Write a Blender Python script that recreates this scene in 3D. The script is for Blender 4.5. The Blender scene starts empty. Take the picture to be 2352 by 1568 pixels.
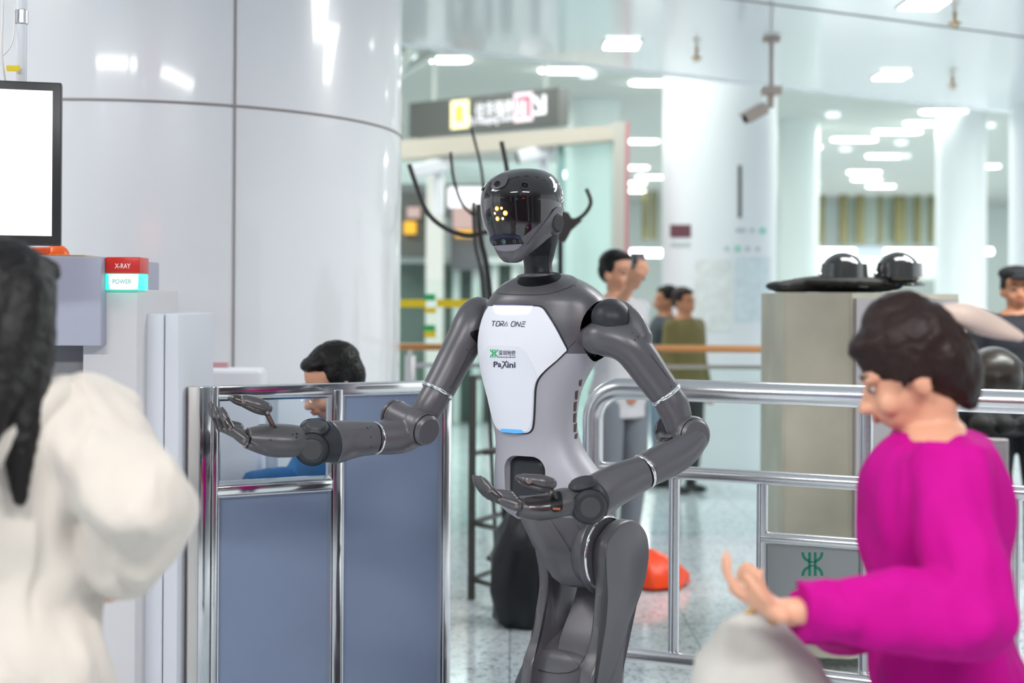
import bpy, bmesh, math, random
from mathutils import Vector, Matrix, noise
from mathutils.bvhtree import BVHTree
from mathutils.geometry import delaunay_2d_cdt
random.seed(7)
V = Vector; PI = math.pi; R = math.radians
SC = bpy.context.scene; COL = SC.collection
# ------------------------------------------------------------------ camera
F = 2352*50/36.0; CX = 1176.0; HY = 690.0; CH = 1.45; ROLL = 0.0065
RV = V((math.cos(ROLL), 0, math.sin(ROLL))); UV = V((-math.sin(ROLL), 0, math.cos(ROLL)))
CAM = V((0, 0, CH))
cd = bpy.data.cameras.new('camera'); cam = bpy.data.objects.new('camera', cd); COL.objects.link(cam)
cd.lens = 50; cd.sensor_width = 36; cd.shift_y = -(784-HY)/2352.0; cd.clip_end = 300; cd.clip_start = .05
cam.matrix_world = Matrix(((RV.x, UV.x, 0, 0), (0, 0, -1, 0), (RV.z, UV.z, 0, CH), (0, 0, 0, 1)))
cd.dof.use_dof = True; cd.dof.focus_distance = 3.82; cd.dof.aperture_fstop = 2.0
SC.camera = cam
# ------------------------------------------------------------------ world, exposure
SC.view_settings.view_transform = 'Standard'; SC.view_settings.look = 'None'
SC.view_settings.gamma = 1; SC.view_settings.use_curve_mapping = False
SC.view_settings.exposure = 0.5
w = bpy.data.worlds.new('hall_light'); SC.world = w; w.use_nodes = True
bg = w.node_tree.nodes['Background']; bg.inputs[0].default_value = (.90, .97, 1.0, 1); bg.inputs[1].default_value = 1.12
def area(name, loc, size, power, rot=(0, 0, 0), col=(1, .99, .97)):
    l = bpy.data.lights.new(name, 'AREA'); l.shape = 'RECTANGLE'; l.size, l.size_y = size
    l.energy = power; l.color = col
    o = bpy.data.objects.new(name, l); COL.objects.link(o); o.location = loc; o.rotation_euler = rot
    return o
area('ceiling_area_light', (-1.4, .2, 3.12), (1.6, .5), 80)
area('ceiling_area_light', (1.2, .2, 3.12), (1.6, .5), 80)
area('ceiling_area_light', (2.0, 5.7, 3.12), (1.8, .5), 36)
area('ceiling_area_light', (3.4, 6.2, 3.12), (2.4, .5), 62)
area('ceiling_area_light', (-2.6, 3.6, 3.12), (1.2, 1.2), 34)  # light added under the left ceiling to brighten the round column
for hx_, hy_, hp_ in ((-.2, 11.2, 60), (5.5, 13.5, 60), (-3, 13.5, 130), (3, 14.5, 130), (9, 17, 150), (-2, 21, 160), (6, 23, 190), (13, 24, 190), (2, 31, 230), (11, 32, 230), (19, 32, 230)):
    area('hall_fill_light', (hx_, hy_, 4.2), (3.0, 1.2), hp_, col=(.97, 1, .97))  # area lights added under the slats to brighten the hall

def ray(px, py):
    return ((px-CX)/F*RV + (HY-py)/F*UV + V((0, 1, 0)))
def P(px, py, d): return CAM + d*ray(px, py)
def PZ(px, py, z):
    r = ray(px, py); return CAM + r*((z-CH)/r.z)
def plane_hit(px, py, p0, n):
    r = ray(px, py); t = (p0-CAM).dot(n)/r.dot(n); return CAM+r*t
def ppm(d): return F/d
# ------------------------------------------------------------------ materials
MATS = {}
def mat(name, col, rough=.5, metal=0, spec=.5, coat=0, emit=None, es=0, alpha=1, trans=0, bump=0, bscale=60, var=0, vscale=8, sheen=0, ior=1.45):
    if name in MATS: return MATS[name]
    m = bpy.data.materials.new(name); m.use_nodes = True; nt = m.node_tree; b = nt.nodes['Principled BSDF']
    b.inputs['Base Color'].default_value = (*col, 1); b.inputs['Roughness'].default_value = rough
    b.inputs['Metallic'].default_value = metal; b.inputs['Specular IOR Level'].default_value = spec
    b.inputs['Coat Weight'].default_value = coat; b.inputs['Coat Roughness'].default_value = .06
    b.inputs['Transmission Weight'].default_value = trans; b.inputs['Alpha'].default_value = alpha; b.inputs['IOR'].default_value = ior
    b.inputs['Sheen Weight'].default_value = sheen
    if emit: b.inputs['Emission Color'].default_value = (*emit, 1); b.inputs['Emission Strength'].default_value = es
    tc = nt.nodes.new('ShaderNodeTexCoord')
    n = nt.nodes.new('ShaderNodeTexNoise'); n.inputs['Scale'].default_value = vscale if var else bscale; n.inputs['Detail'].default_value = 4
    nt.links.new(tc.outputs['Object'], n.inputs['Vector'])
    if var:
        r = nt.nodes.new('ShaderNodeValToRGB'); r.color_ramp.elements[0].position = .3; r.color_ramp.elements[1].position = .7
        r.color_ramp.elements[0].color = tuple(max(0, c*(1-var)) for c in col)+(1,)
        r.color_ramp.elements[1].color = tuple(min(1, c*(1+var)) for c in col)+(1,)
        nt.links.new(n.outputs['Fac'], r.inputs['Fac']); nt.links.new(r.outputs['Color'], b.inputs['Base Color'])
    if bump:
        n2 = nt.nodes.new('ShaderNodeTexNoise'); n2.inputs['Scale'].default_value = bscale; n2.inputs['Detail'].default_value = 3
        nt.links.new(tc.outputs['Object'], n2.inputs['Vector'])
        bp = nt.nodes.new('ShaderNodeBump'); bp.inputs['Strength'].default_value = bump; bp.inputs['Distance'].default_value = .005
        nt.links.new(n2.outputs['Fac'], bp.inputs['Height']); nt.links.new(bp.outputs['Normal'], b.inputs['Normal'])
    MATS[name] = m; return m
def emis(name, col, s):
    return mat(name, (.02, .02, .02), emit=col, es=s)
M_grey = mat('satin_grey_shell', (.112, .105, .116), .33, metal=.25, bump=.03, bscale=900)
M_lgrey = mat('light_grey_shell', (.40, .385, .425), .42, metal=.1, bump=.03, bscale=900)
M_dark = mat('charcoal_joint', (.026, .027, .033), .42, spec=.4)
M_black = mat('black_recess', (.005, .005, .006), .45, spec=.3)
M_visor = mat('smoked_glossy_visor', (.012, .009, .010), .05, coat=.6, spec=.5)
M_plate = mat('white_plate', (.80, .80, .86), .4)
M_plate2 = mat('white_plate_inset', (.74, .75, .82), .4)
M_chrome = mat('polished_chrome', (.75, .74, .75), .09, metal=1)
M_steel = mat('brushed_steel', (.62, .61, .62), .25, metal=1, bump=.05, bscale=200)
M_ink = mat('dark_print', (.05, .05, .08), .5)
M_blue = mat('blue_strip', (.10, .36, .85), .4, emit=(.10, .4, 1), es=.25)
M_green = mat('green_emblem', (.02, .42, .12), .5)
M_white = mat('white_enamel', (.80, .80, .84), .35)
M_panelg = mat('blue_grey_board', (.20, .245, .36), .45, bump=.05, bscale=300, var=.04, vscale=3)
M_lamp = emis('lamp_glow', (1, 1, 1), 7.0)
# ------------------------------------------------------------------ geometry helpers
def tag(o, label=None, cat=None, group=None, kind=None):
    if label: o['label'] = label
    if cat: o['category'] = cat
    if group: o['group'] = group
    if kind: o['kind'] = kind
    return o
def thing(name, loc, label, cat, group=None):
    o = bpy.data.objects.new(name, None); COL.objects.link(o); o.location = loc; o.empty_display_size = .1
    return tag(o, label, cat, group)
def root_loc(o):
    l = V((0, 0, 0))
    while o: l += o.location; o = o.parent
    return l
def obj(name, bm, m, parent=None, smooth=True, angle=40, label=None):
    me = bpy.data.meshes.new(name)
    if parent is not None: bmesh.ops.translate(bm, verts=bm.verts, vec=-root_loc(parent))
    bmesh.ops.recalc_face_normals(bm, faces=bm.faces)
    bm.to_mesh(me); bm.free()
    for p in me.polygons: p.use_smooth = smooth
    if smooth:
        try: me.set_sharp_from_angle(angle=R(angle))
        except Exception: pass
    ms = m if isinstance(m, (list, tuple)) else [m]
    for q in ms: me.materials.append(q)
    o = bpy.data.objects.new(name, me); COL.objects.link(o)
    if parent is not None: o.parent = parent
    if label: o['label'] = label
    return o
def solo(name, bm, m, label, cat, group=None, smooth=True, angle=40):
    """one-mesh thing, origin at base centre"""
    xs = [v.co for v in bm.verts]; c = V(((min(v.x for v in xs)+max(v.x for v in xs))/2, (min(v.y for v in xs)+max(v.y for v in xs))/2, min(v.z for v in xs)))
    bmesh.ops.translate(bm, verts=bm.verts, vec=-c)
    o = obj(name, bm, m, None, smooth, angle); o.location = c
    return tag(o, label, cat, group)
def struct(name, bm, m, smooth=False):
    return tag(obj(name, bm, m, None, smooth), kind='structure')
def box(bm, lo, hi, mtx=None, bev=0, seg=3):
    c = [(a+b)/2 for a, b in zip(lo, hi)]; s = [abs(b-a) for a, b in zip(lo, hi)]
    r = bmesh.ops.create_cube(bm, size=1); vs = r['verts']
    for v in vs: v.co = V((v.co.x*s[0]+c[0], v.co.y*s[1]+c[1], v.co.z*s[2]+c[2]))
    if bev:
        es = list({e for v in vs for e in v.link_edges})
        g = bmesh.ops.bevel(bm, geom=es, offset=bev, segments=seg, affect='EDGES', profile=.5)
        vs = list({v for f in g['faces'] for v in f.verts} | {v for v in vs if v.is_valid})
    if mtx is not None: bmesh.ops.transform(bm, matrix=mtx, verts=vs)
    return vs
def bx(lo, hi, bev=0, mtx=None):
    bm = bmesh.new(); box(bm, lo, hi, mtx, bev); return bm
def loft(bm, rings, cap=True, closed=False):
    R_ = [[bm.verts.new(p) for p in r] for r in rings]; n = len(rings[0])
    k = len(R_)
    for i in range(k-1 + (1 if closed else 0)):
        a, b = R_[i], R_[(i+1) % k]
        for j in range(n): bm.faces.new((a[j], a[(j+1) % n], b[(j+1) % n], b[j]))
    if cap and not closed:
        for r, s in ((R_[0], 1), (R_[-1], -1)):
            c = bm.verts.new(sum((v.co for v in r), V((0, 0, 0)))/n)
            for j in range(n): bm.faces.new((r[(j+1) % n], r[j], c) if s > 0 else (r[j], r[(j+1) % n], c))
    return R_
def cr(vals, t):
    n = len(vals)-1; i = min(int(t), n-1); u = t-i
    p0 = vals[max(i-1, 0)]; p1 = vals[i]; p2 = vals[i+1]; p3 = vals[min(i+2, n)]
    return .5*((2*p1)+(p2-p0)*u+(2*p0-5*p1+4*p2-p3)*u*u+(3*p1-p0-3*p2+p3)*u**3)
def frames(pts, up=None):
    out = []; n = len(pts); prev = None
    for i in range(n):
        t = (pts[min(i+1, n-1)]-pts[max(i-1, 0)]).normalized()
        if prev is None:
            u = up if up is not None else (V((0, 0, 1)) if abs(t.z) < .9 else V((0, 1, 0)))
        else: u = prev
        u = (u - t*u.dot(t)).normalized(); prev = u
        out.append((u, t.cross(u)))
    return out
def sweep(bm, pts, rads, n=24, sub=5, flat=(False, False), up=None, ratio=1.0, smooth=True, pw=2.0):
    """tube with varying radius; radius list in metres; ratio widens the second axis"""
    pts = [V(p) for p in pts]
    if smooth and len(pts) > 2:
        k = (len(pts)-1)*sub; pp = [cr(pts, i/sub) for i in range(k+1)]; rr = [cr(rads, i/sub) for i in range(k+1)]
    else: pp = pts; rr = list(rads)
    # end caps
    def caps(p, r, d):
        return [(p+d*r*math.sin(a), max(r*math.cos(a), 1e-4)) for a in (R(25), R(50), R(70), R(84))]
    seq = list(zip(pp, rr))
    if not flat[0]:
        d = (pp[0]-pp[1]).normalized(); seq = list(reversed(caps(pp[0], rr[0], d)))+seq
    else:
        d = (pp[0]-pp[1]).normalized(); b = min(.0025, rr[0]*.2); seq = [(pp[0]+d*b, rr[0]-b)]+seq
    if not flat[1]:
        d = (pp[-1]-pp[-2]).normalized(); seq += caps(pp[-1], rr[-1], d)
    else:
        d = (pp[-1]-pp[-2]).normalized(); b = min(.0025, rr[-1]*.2); seq += [(pp[-1]+d*b, rr[-1]-b)]
    ps = [s[0] for s in seq]; fr = frames(ps, up); rings = []
    for (p, r), (u, v) in zip(seq, fr):
        ring = []
        for j in range(n):
            a = 2*PI*j/n; c, s = math.cos(a), math.sin(a)
            if pw != 2: c = math.copysign(abs(c)**(2/pw), c); s = math.copysign(abs(s)**(2/pw), s)
            ring.append(p+u*(c*r)+v*(s*r*ratio))
        rings.append(ring)
    loft(bm, rings)
def pxsweep(bm, spec, **k):
    """spec: (px,py,depth,radius_px)"""
    sweep(bm, [P(a, b, d) for a, b, d, r in spec], [r/ppm(d) for a, b, d, r in spec], **k)
def cyl(bm, a, b, r, n=24, r2=None): sweep(bm, [a, b], [r, r if r2 is None else r2], n=n, flat=(True, True), smooth=False)
def tube(bm, pts, r, n=12, sub=6): sweep(bm, pts, [r]*len(pts), n=n, sub=sub, flat=(True, True))
def ring(bm, c, nrm, r, t, n=40, m=10, tw=None):
    """torus: centre, normal, radius, tube radius"""
    nrm = V(nrm).normalized(); u = nrm.orthogonal().normalized(); v = nrm.cross(u); tw = tw or t; rs = []
    for i in range(n):
        a = 2*PI*i/n; d = u*math.cos(a)+v*math.sin(a)
        rs.append([c+d*(r+t*math.cos(2*PI*j/m))+nrm*(tw*math.sin(2*PI*j/m)) for j in range(m)])
    loft(bm, rs, closed=True)
def ell(bm, c, r, mtx=None, n=20):
    rr = (r, r, r) if not hasattr(r, '__len__') else r
    g = bmesh.ops.create_uvsphere(bm, u_segments=n, v_segments=max(8, n*2//3), radius=1)
    for v in g['verts']:
        q = V((v.co.x*rr[0], v.co.y*rr[1], v.co.z*rr[2]))
        if mtx is not None: q = mtx @ q
        v.co = q + V(c)
    return g['verts']
def disc(bm, c, nrm, r, h, n=36, bev=.15):
    nrm = V(nrm).normalized(); b = r*bev if r*bev < h else h*.6
    sweep(bm, [c, c+nrm*(h-b), c+nrm*h], [r, r, r-b], n=n, flat=(True, True), smooth=False)
def remesh(bm, voxel, smooth_it=4, name='tmp'):
    me = bpy.data.meshes.new(name); bmesh.ops.recalc_face_normals(bm, faces=bm.faces); bm.to_mesh(me); bm.free()
    o = bpy.data.objects.new(name, me); COL.objects.link(o)
    md = o.modifiers.new('r', 'REMESH'); md.mode = 'VOXEL'; md.voxel_size = voxel
    if smooth_it:
        s = o.modifiers.new('s', 'SMOOTH'); s.factor = .5; s.iterations = smooth_it
    dg = bpy.context.evaluated_depsgraph_get(); dg.update()
    m2 = bpy.data.meshes.new_from_object(o.evaluated_get(dg)); b2 = bmesh.new(); b2.from_mesh(m2)
    bpy.data.objects.remove(o); bpy.data.meshes.remove(me); bpy.data.meshes.remove(m2)
    return b2
def boolean(bm, cutters):
    me = bpy.data.meshes.new('b'); bmesh.ops.recalc_face_normals(bm, faces=bm.faces); bm.to_mesh(me); bm.free()
    o = bpy.data.objects.new('b', me); COL.objects.link(o); tmp = []
    for c in cutters:
        bmesh.ops.recalc_face_normals(c, faces=c.faces)
        m3 = bpy.data.meshes.new('c'); c.to_mesh(m3); c.free(); oc = bpy.data.objects.new('c', m3); COL.objects.link(oc); tmp.append(oc)
        md = o.modifiers.new('b', 'BOOLEAN'); md.operation = 'DIFFERENCE'; md.solver = 'EXACT'; md.object = oc
    dg = bpy.context.evaluated_depsgraph_get(); dg.update()
    m2 = bpy.data.meshes.new_from_object(o.evaluated_get(dg)); b2 = bmesh.new(); b2.from_mesh(m2)
    for q in tmp+[o]: bpy.data.objects.remove(q)
    return b2
def inside(p, poly):
    c = False; n = len(poly); x, y = p
    for i in range(n):
        x1, y1 = poly[i]; x2, y2 = poly[i-1]
        if (y1 > y) != (y2 > y) and x < (x2-x1)*(y-y1)/(y2-y1)+x1: c = not c
    return c
def smooth_poly(pts, k=4):
    n = len(pts); out = []
    for i in range(n):
        p = [V(pts[(i+j-1) % n]) for j in range(4)]
        for s in range(k):
            out.append(tuple(cr(p, 1+s/k)))
    return out
def patch(hit, poly, t0, t1, step=5, smooth=True):
    """solid plate following a surface: hit(px,py)->(point,normal); from offset t0 to t1"""
    if smooth: poly = smooth_poly(poly, 3)
    elif step < 20:
        dn = []
        for i in range(len(poly)):
            a, b = V(poly[i]), V(poly[(i+1) % len(poly)]); k = max(1, int((b-a).length/step))
            dn += [tuple(a.lerp(b, j/k)) for j in range(k)]
        poly = dn
    pts = [V(p) for p in poly]; n = len(pts); xs = [p.x for p in pts]; ys = [p.y for p in pts]
    edges = [(i, (i+1) % n) for i in range(n)]
    y = min(ys)+step/2
    while y < max(ys):
        x = min(xs)+step/2
        while x < max(xs):
            if inside((x, y), poly) and min((V((x, y))-p).length for p in pts) > step*.45: pts.append(V((x, y)))
            x += step
        y += step
    vs, es, fs, *_ = delaunay_2d_cdt(pts, edges, [list(range(n))], 1, 1e-4)
    bm = bmesh.new(); A = []; B = []
    for v in vs:
        h = hit(v.x, v.y); A.append(bm.verts.new(h[0]+h[1]*t0)); B.append(bm.verts.new(h[0]+h[1]*t1))
    cnt = {}
    for f in fs:
        bm.faces.new([B[i] for i in f]); bm.faces.new([A[i] for i in reversed(f)])
        for a, b in zip(f, list(f[1:])+[f[0]]): cnt[(a, b)] = 1
    for a, b in list(cnt):
        if (b, a) not in cnt: bm.faces.new((B[b], B[a], A[a], A[b]))
    return bm
def surf(bvh):
    last = [None]
    def hit(px, py):
        r = ray(px, py).normalized(); loc, nrm, i, d = bvh.ray_cast(CAM, r)
        if loc is None:
            # nearest on the surface to the ray's closest passage
            best = None
            for k in range(60):
                q = CAM+r*(3.3+k*.02); l2, n2, i2, d2 = bvh.find_nearest(q)
                if best is None or d2 < best[0]: best = (d2, l2, n2)
            loc, nrm = best[1], best[2]
        if nrm.dot(r) > .2: nrm = -nrm
        return loc, nrm
    return hit
def flat(p0, n):
    n = n.normalized()
    if n.dot(p0-CAM) > 0: n = -n
    return lambda px, py: (plane_hit(px, py, p0, n), n)
def text_mesh(s, shear=0, weight=0):
    c = bpy.data.curves.new('t', 'FONT'); c.body = s; c.size = 1; c.resolution_u = 3; c.shear = shear; c.offset = weight
    o = bpy.data.objects.new('t', c); COL.objects.link(o)
    dg = bpy.context.evaluated_depsgraph_get(); dg.update()
    me = bpy.data.meshes.new_from_object(o.evaluated_get(dg)); bm = bmesh.new(); bm.from_mesh(me)
    bpy.data.objects.remove(o); bpy.data.meshes.remove(me); return bm
def text_on(hit, s, x0, x1, yt, yb, off=.0008, slope=0, shear=0, weight=0, mtx=None):
    bm = text_mesh(s, shear, weight)
    if not bm.verts: return bm
    bmesh.ops.triangulate(bm, faces=bm.faces)
    xs = [v.co.x for v in bm.verts]; ys = [v.co.y for v in bm.verts]
    X0, X1, Y0, Y1 = min(xs), max(xs), min(ys), max(ys)
    base = list(bm.verts); fs = list(bm.faces)
    for v in base:
        px = x0+(v.co.x-X0)/(X1-X0)*(x1-x0); py = yb-(v.co.y-Y0)/(Y1-Y0)*(yb-yt)+slope*(px-x0)
        h = hit(px, py); v.co = h[0]+h[1]*off; v.normal = h[1]
    return bm
def stroke(hit, pts, wpx, off=.0008, th=.0004):
    """ribbon of constant pixel width over a surface"""
    bm = bmesh.new(); a = []
    pts = [V(p) for p in pts]
    for i, p in enumerate(pts):
        t = (pts[min(i+1, len(pts)-1)]-pts[max(i-1, 0)]).normalized(); n = V((-t.y, t.x))*wpx/2
        q = []
        for s in (-1, 1):
            h = hit(p.x+n.x*s, p.y+n.y*s); q.append(bm.verts.new(h[0]+h[1]*off))
        a.append(q)
    for i in range(len(a)-1): bm.faces.new((a[i][0], a[i][1], a[i+1][1], a[i+1][0]))
    return bm
def join(*bms):
    out = bms[0]
    for b in bms[1:]:
        me = bpy.data.meshes.new('j'); b.to_mesh(me); b.free(); out.from_mesh(me); bpy.data.meshes.remove(me)
    return out
def emblem(hit, cx, cy, h, off=.0008):
    """station emblem: two upright bars, curved arms above and below"""
    s = h/2.; L = []
    for m in (-1, 1):
        L.append(stroke(hit, [(cx+m*.24*s, cy-s), (cx+m*.24*s, cy+s)], .24*s, off))
        for u in (-1, 1):
            L.append(stroke(hit, [(cx+m*(.24+.58*math.sin(a*PI/16))*s, cy+u*(.28+.72*(1-math.cos(a*PI/16)))*s) for a in range(9)], .24*s, off))
    for y in (-.18, .14): L.append(stroke(hit, [(cx-.3*s, cy+y*s), (cx+.3*s, cy+y*s)], .12*s, off))
    return join(*L)
# ================================================================== SETTING
def floor_mat():
    m = bpy.data.materials.new('terrazzo_floor'); m.use_nodes = True; nt = m.node_tree; b = nt.nodes['Principled BSDF']; N = nt.nodes.new; L = nt.links.new
    tc = N('ShaderNodeTexCoord'); vo = N('ShaderNodeTexVoronoi'); vo.inputs['Scale'].default_value = 70
    cr1 = N('ShaderNodeValToRGB'); e = cr1.color_ramp.elements; e[0].position = 0; e[0].color = (.26, .30, .33, 1); e[1].position = .55; e[1].color = (.72, .78, .81, 1)
    x = cr1.color_ramp.elements.new(.25); x.color = (.64, .69, .71, 1)
    sep = N('ShaderNodeSeparateColor'); L(tc.outputs['Object'], vo.inputs['Vector']); L(vo.outputs['Color'], sep.inputs[0]); L(sep.outputs[0], cr1.inputs[0])
    br = N('ShaderNodeTexBrick'); br.offset = 0; br.inputs['Scale'].default_value = 1; br.inputs['Brick Width'].default_value = .8; br.inputs['Row Height'].default_value = .8
    br.inputs['Mortar Size'].default_value = .004; br.inputs['Mortar'].default_value = (.5, .55, .57, 1); br.inputs['Color1'].default_value = (1, 1, 1, 1); br.inputs['Color2'].default_value = (.93, .95, .96, 1)
    L(tc.outputs['Object'], br.inputs['Vector'])
    mx = N('ShaderNodeMix'); mx.data_type = 'RGBA'; mx.blend_type = 'MULTIPLY'; mx.inputs[0].default_value = 1
    L(cr1.outputs[0], mx.inputs[6]); L(br.outputs[0], mx.inputs[7]); L(mx.outputs[2], b.inputs['Base Color'])
    b.inputs['Roughness'].default_value = .12; b.inputs['Specular IOR Level'].default_value = .8
    return m
bm = bmesh.new(); box(bm, (-22, -14, -.05), (26, 48, 0)); fl = struct('floor', bm, floor_mat())
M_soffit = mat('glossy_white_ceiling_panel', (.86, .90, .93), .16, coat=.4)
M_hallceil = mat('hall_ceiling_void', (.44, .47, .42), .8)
M_slat = mat('ceiling_slat_white', (.70, .74, .70), .5)
M_col = mat('column_enamel_panel', (.76, .765, .79), .26, coat=.5)
M_colw = mat('white_column_panel', (.86, .90, .92), .35)
M_seam = mat('panel_seam', (.30, .27, .27), .6)
M_glass = mat('clear_glass', (.90, .97, .95), .02, trans=1, ior=1.05)
M_beige = mat('beige_painted_metal', (.55, .50, .42), .45)
M_olive = mat('olive_mullion', (.20, .19, .08), .5)
M_wallw = mat('pale_wall_tile', (.74, .82, .79), .4)
M_wood = mat('orange_wood_rail', (.50, .20, .045), .3, coat=.4)
M_dgrey = mat('dark_sign_grey', (.075, .08, .072), .35)
M_yellow = mat('yellow_paint', (.85, .62, .02), .5)
M_orange = mat('orange_red_plastic', (.80, .07, .01), .35)
# soffit: low glossy ceiling, its far edge runs obliquely
A = PZ(925, 103, 3.2); B = PZ(2352, 262, 3.2); dAB = (B-A).normalized()
A2 = A-dAB*14; B2 = B+dAB*12
bm = bmesh.new()
lo = [A2, B2, V((B2.x+1, -14, 3.2)), V((A2.x-1, -14, 3.2))]
vb = [bm.verts.new(p) for p in lo]; vt = [bm.verts.new(p+V((0, 0, .25))) for p in lo]
bm.faces.new(vb); bm.faces.new(vt[::-1])
for i in range(4): bm.faces.new((vb[i], vb[(i+1) % 4], vt[(i+1) % 4], vt[i]))
struct('ceiling', bm, M_soffit)
nE = V((-dAB.y, dAB.x, 0))
# seam parallel to the far edge
S0 = PZ(1700, 0, 3.2); S1 = PZ(2352, 85, 3.2); ds = (S1-S0).normalized(); ns = V((-ds.y, ds.x, 0))
bm = bmesh.new(); a, b = S0-ds*9, S1+ds*6
vs = [a-ns*.012, b-ns*.012, b+ns*.012, a+ns*.012]; vb = [bm.verts.new(V((q.x, q.y, 3.196))) for q in vs]; vt = [bm.verts.new(V((q.x, q.y, 3.2))) for q in vs]
bm.faces.new(vb)
for i in range(4): bm.faces.new((vb[i], vb[(i+1) % 4], vt[(i+1) % 4], vt[i]))
struct('trim_1', bm, M_seam)
# rounded lip of the soffit's edge
bm = bmesh.new(); cyl(bm, A2+V((0, 0, .03)), B2+V((0, 0, .03)), .045, 16); struct('trim_2', bm, M_soffit, True)
# hall ceiling with slats
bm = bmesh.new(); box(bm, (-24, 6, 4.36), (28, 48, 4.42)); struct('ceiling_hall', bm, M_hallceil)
bm = bmesh.new()
y = 9.2
while y < 46: box(bm, (-24, y, 4.25), (28, y+.12, 4.36)); y += .27
struct('trim_3', bm, M_slat)
# big round column
cD = 6.35; cA = (342-CX)/F; cC = V((cA*cD, cD, 0)); cr_ = 1.12
bm = bmesh.new(); n = 128
cyl(bm, cC, cC+V((0, 0, 3.2)), cr_, n=n); o = struct('column_round', bm, M_col, True)
bm = bmesh.new()
z1 = P(342, 229, cD-cr_).z
ring(bm, cC+V((0, 0, z1)), (0, 0, 1), cr_, .004, n=96, m=6, tw=.006)
def col_hit(px):
    r = ray(px, 400); r.z = 0; a = r.dot(r); b_ = -2*r.dot(V((cC.x, cC.y, 0))); c_ = cC.x**2+cC.y**2-cr_**2
    t = (-b_-math.sqrt(b_*b_-4*a*c_))/(2*a); return r*t
for px in (538,):
    h = col_hit(px); d = V((h.x-cC.x, h.y-cC.y, 0)).normalized(); t = V((-d.y, d.x, 0)); h = V((h.x, h.y, 0))
    for k in range(2):
        a_ = math.atan2(d.y, d.x)+k*PI*2/3; dd = V((math.cos(a_), math.sin(a_), 0)); tt = V((-dd.y, dd.x, 0)); hh = cC+dd*cr_
        loft(bm, [[q+V((0, 0, zz)) for q in (hh-tt*.005-dd*.004, hh+tt*.005-dd*.004, hh+tt*.005+dd*.0025, hh-tt*.005+dd*.0025)] for zz in (.0, 3.19)])
struct('trim_4', bm, M_seam)
# far columns
def column(name, xl, xr, d, top, m=M_colw):
    r = (xr-xl)/2/ppm(d); c = P((xl+xr)/2, HY, d); c.z = 0
    bm = bmesh.new(); cyl(bm, c, c+V((0, 0, top)), r, n=64); return struct(name, bm, m, True), c, r
_, cA_, rA_ = column('column_poster', 1520, 1780, 12.4, 4.3)
column('column_2', 1785, 1878, 22, 4.3, M_wallw); column('column_3', 2150, 2262, 21, 4.3); column('column_4', 2320, 2450, 12.5, 4.3)
column('column_5', 1296, 1420, 20, 4.3, M_wallw)
# far walls
Wf = 41
bm = bmesh.new(); box(bm, (-22, Wf, 0), (27, Wf+.3, 4.4)); struct('wall_back', bm, M_wallw)
M_rearwall = mat('rear_hall_wall', (.16, .15, .16), .6)
M_rearwall = mat('rear_hall_wall', (.07, .06, .065), .5)
bm = bmesh.new(); box(bm, (-22, -9.3, 0), (26, -9, 3.2)); struct('wall_rear', bm, M_rearwall)  # unseen wall, put in dark to deepen the visor reflections and frontal shade
# ------ lamps
hall = [(1028, 138, .33), (1295, 163, .42), (1500, 191, .42), (1317, 335, .50), (1387, 362, .50), (1467, 325, .55), (1495, 407, .5), (1457, 385, .4), (1455, 421, .4), (1455, 438, .4),
        (2175, 258, .66), (2135, 284, .66), (2062, 303, .66), (1962, 321, .66), (1840, 338, .60), (2210, 343, .66), (2037, 359, .66), (2257, 382, .55), (1985, 396, .56), (1990, 412, .5), (2023, 428, .52)]
words = ['above the left end of the direction sign', 'above the right end of the direction sign', 'just beyond the soffit edge left of the poster column', 'right of the direction sign, behind the glass portal', 'second behind the glass portal beside its post',
         'right of the portal post, highest there', 'nearest to the left edge of the poster column', 'right of the portal post, second down', 'right of the portal post, third down', 'right of the portal post, lowest of the column of four',
         'largest at upper right under the soffit edge', 'second from the top in the right-hand row', 'third down in the right-hand row', 'fourth down in the right-hand row', 'leftmost right of the poster column',
         'right side, level with the poster column lamp', 'middle of the hall ceiling below the long row', 'far right beside the narrow bright column', 'far hall above the olive mullions, upper of a pair', 'far hall above the olive mullions, lower of a pair', 'far hall, lowest lamp above the mullions']
M_lampfr = mat('lamp_rim', (.8, .82, .82), .4)
for (px, py, wd), tx in zip(hall, words):
    c = PZ(px, py, 4.24); t = thing('ceiling_lamp', c, 'glowing oblong ceiling lamp '+tx, 'ceiling lamp', 'oblong lamps in the slatted hall ceiling')
    bm = bmesh.new(); sweep(bm, [c-V((wd*.36, 0, 0)), c+V((wd*.36, 0, 0))], [.15, .15], n=16, ratio=.13, up=V((0, 1, 0)), smooth=False)
    obj('diffuser', bm, M_lamp, t)
    bm = bmesh.new(); box(bm, (c.x-wd*.46, c.y-.17, 4.245), (c.x+wd*.46, c.y+.17, 4.28), bev=.01); obj('housing', bm, M_lampfr, t)
low = [(1428, 100, 'above the direction sign and left of the camera mount'), (2123, 6, 'at the top edge of the photo on the right'), (2048, 172, 'right of the pole-mounted camera')]
for px, py, tx in low:
    c = PZ(px, py, 3.2); t = thing('recessed_lamp', c, 'glowing recessed lamp in glossy ceiling '+tx, 'ceiling lamp', 'recessed lamps in the low glossy ceiling')
    bm = bmesh.new(); box(bm, (c.x-.115, c.y-.13, 3.18), (c.x+.115, c.y+.13, 3.199), bev=.008); obj('diffuser', bm, M_lamp, t)
    bm = bmesh.new(); box(bm, (c.x-.13, c.y-.15, 3.19), (c.x+.13, c.y+.15, 3.205), bev=.004); obj('rim', bm, M_lampfr, t)
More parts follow.
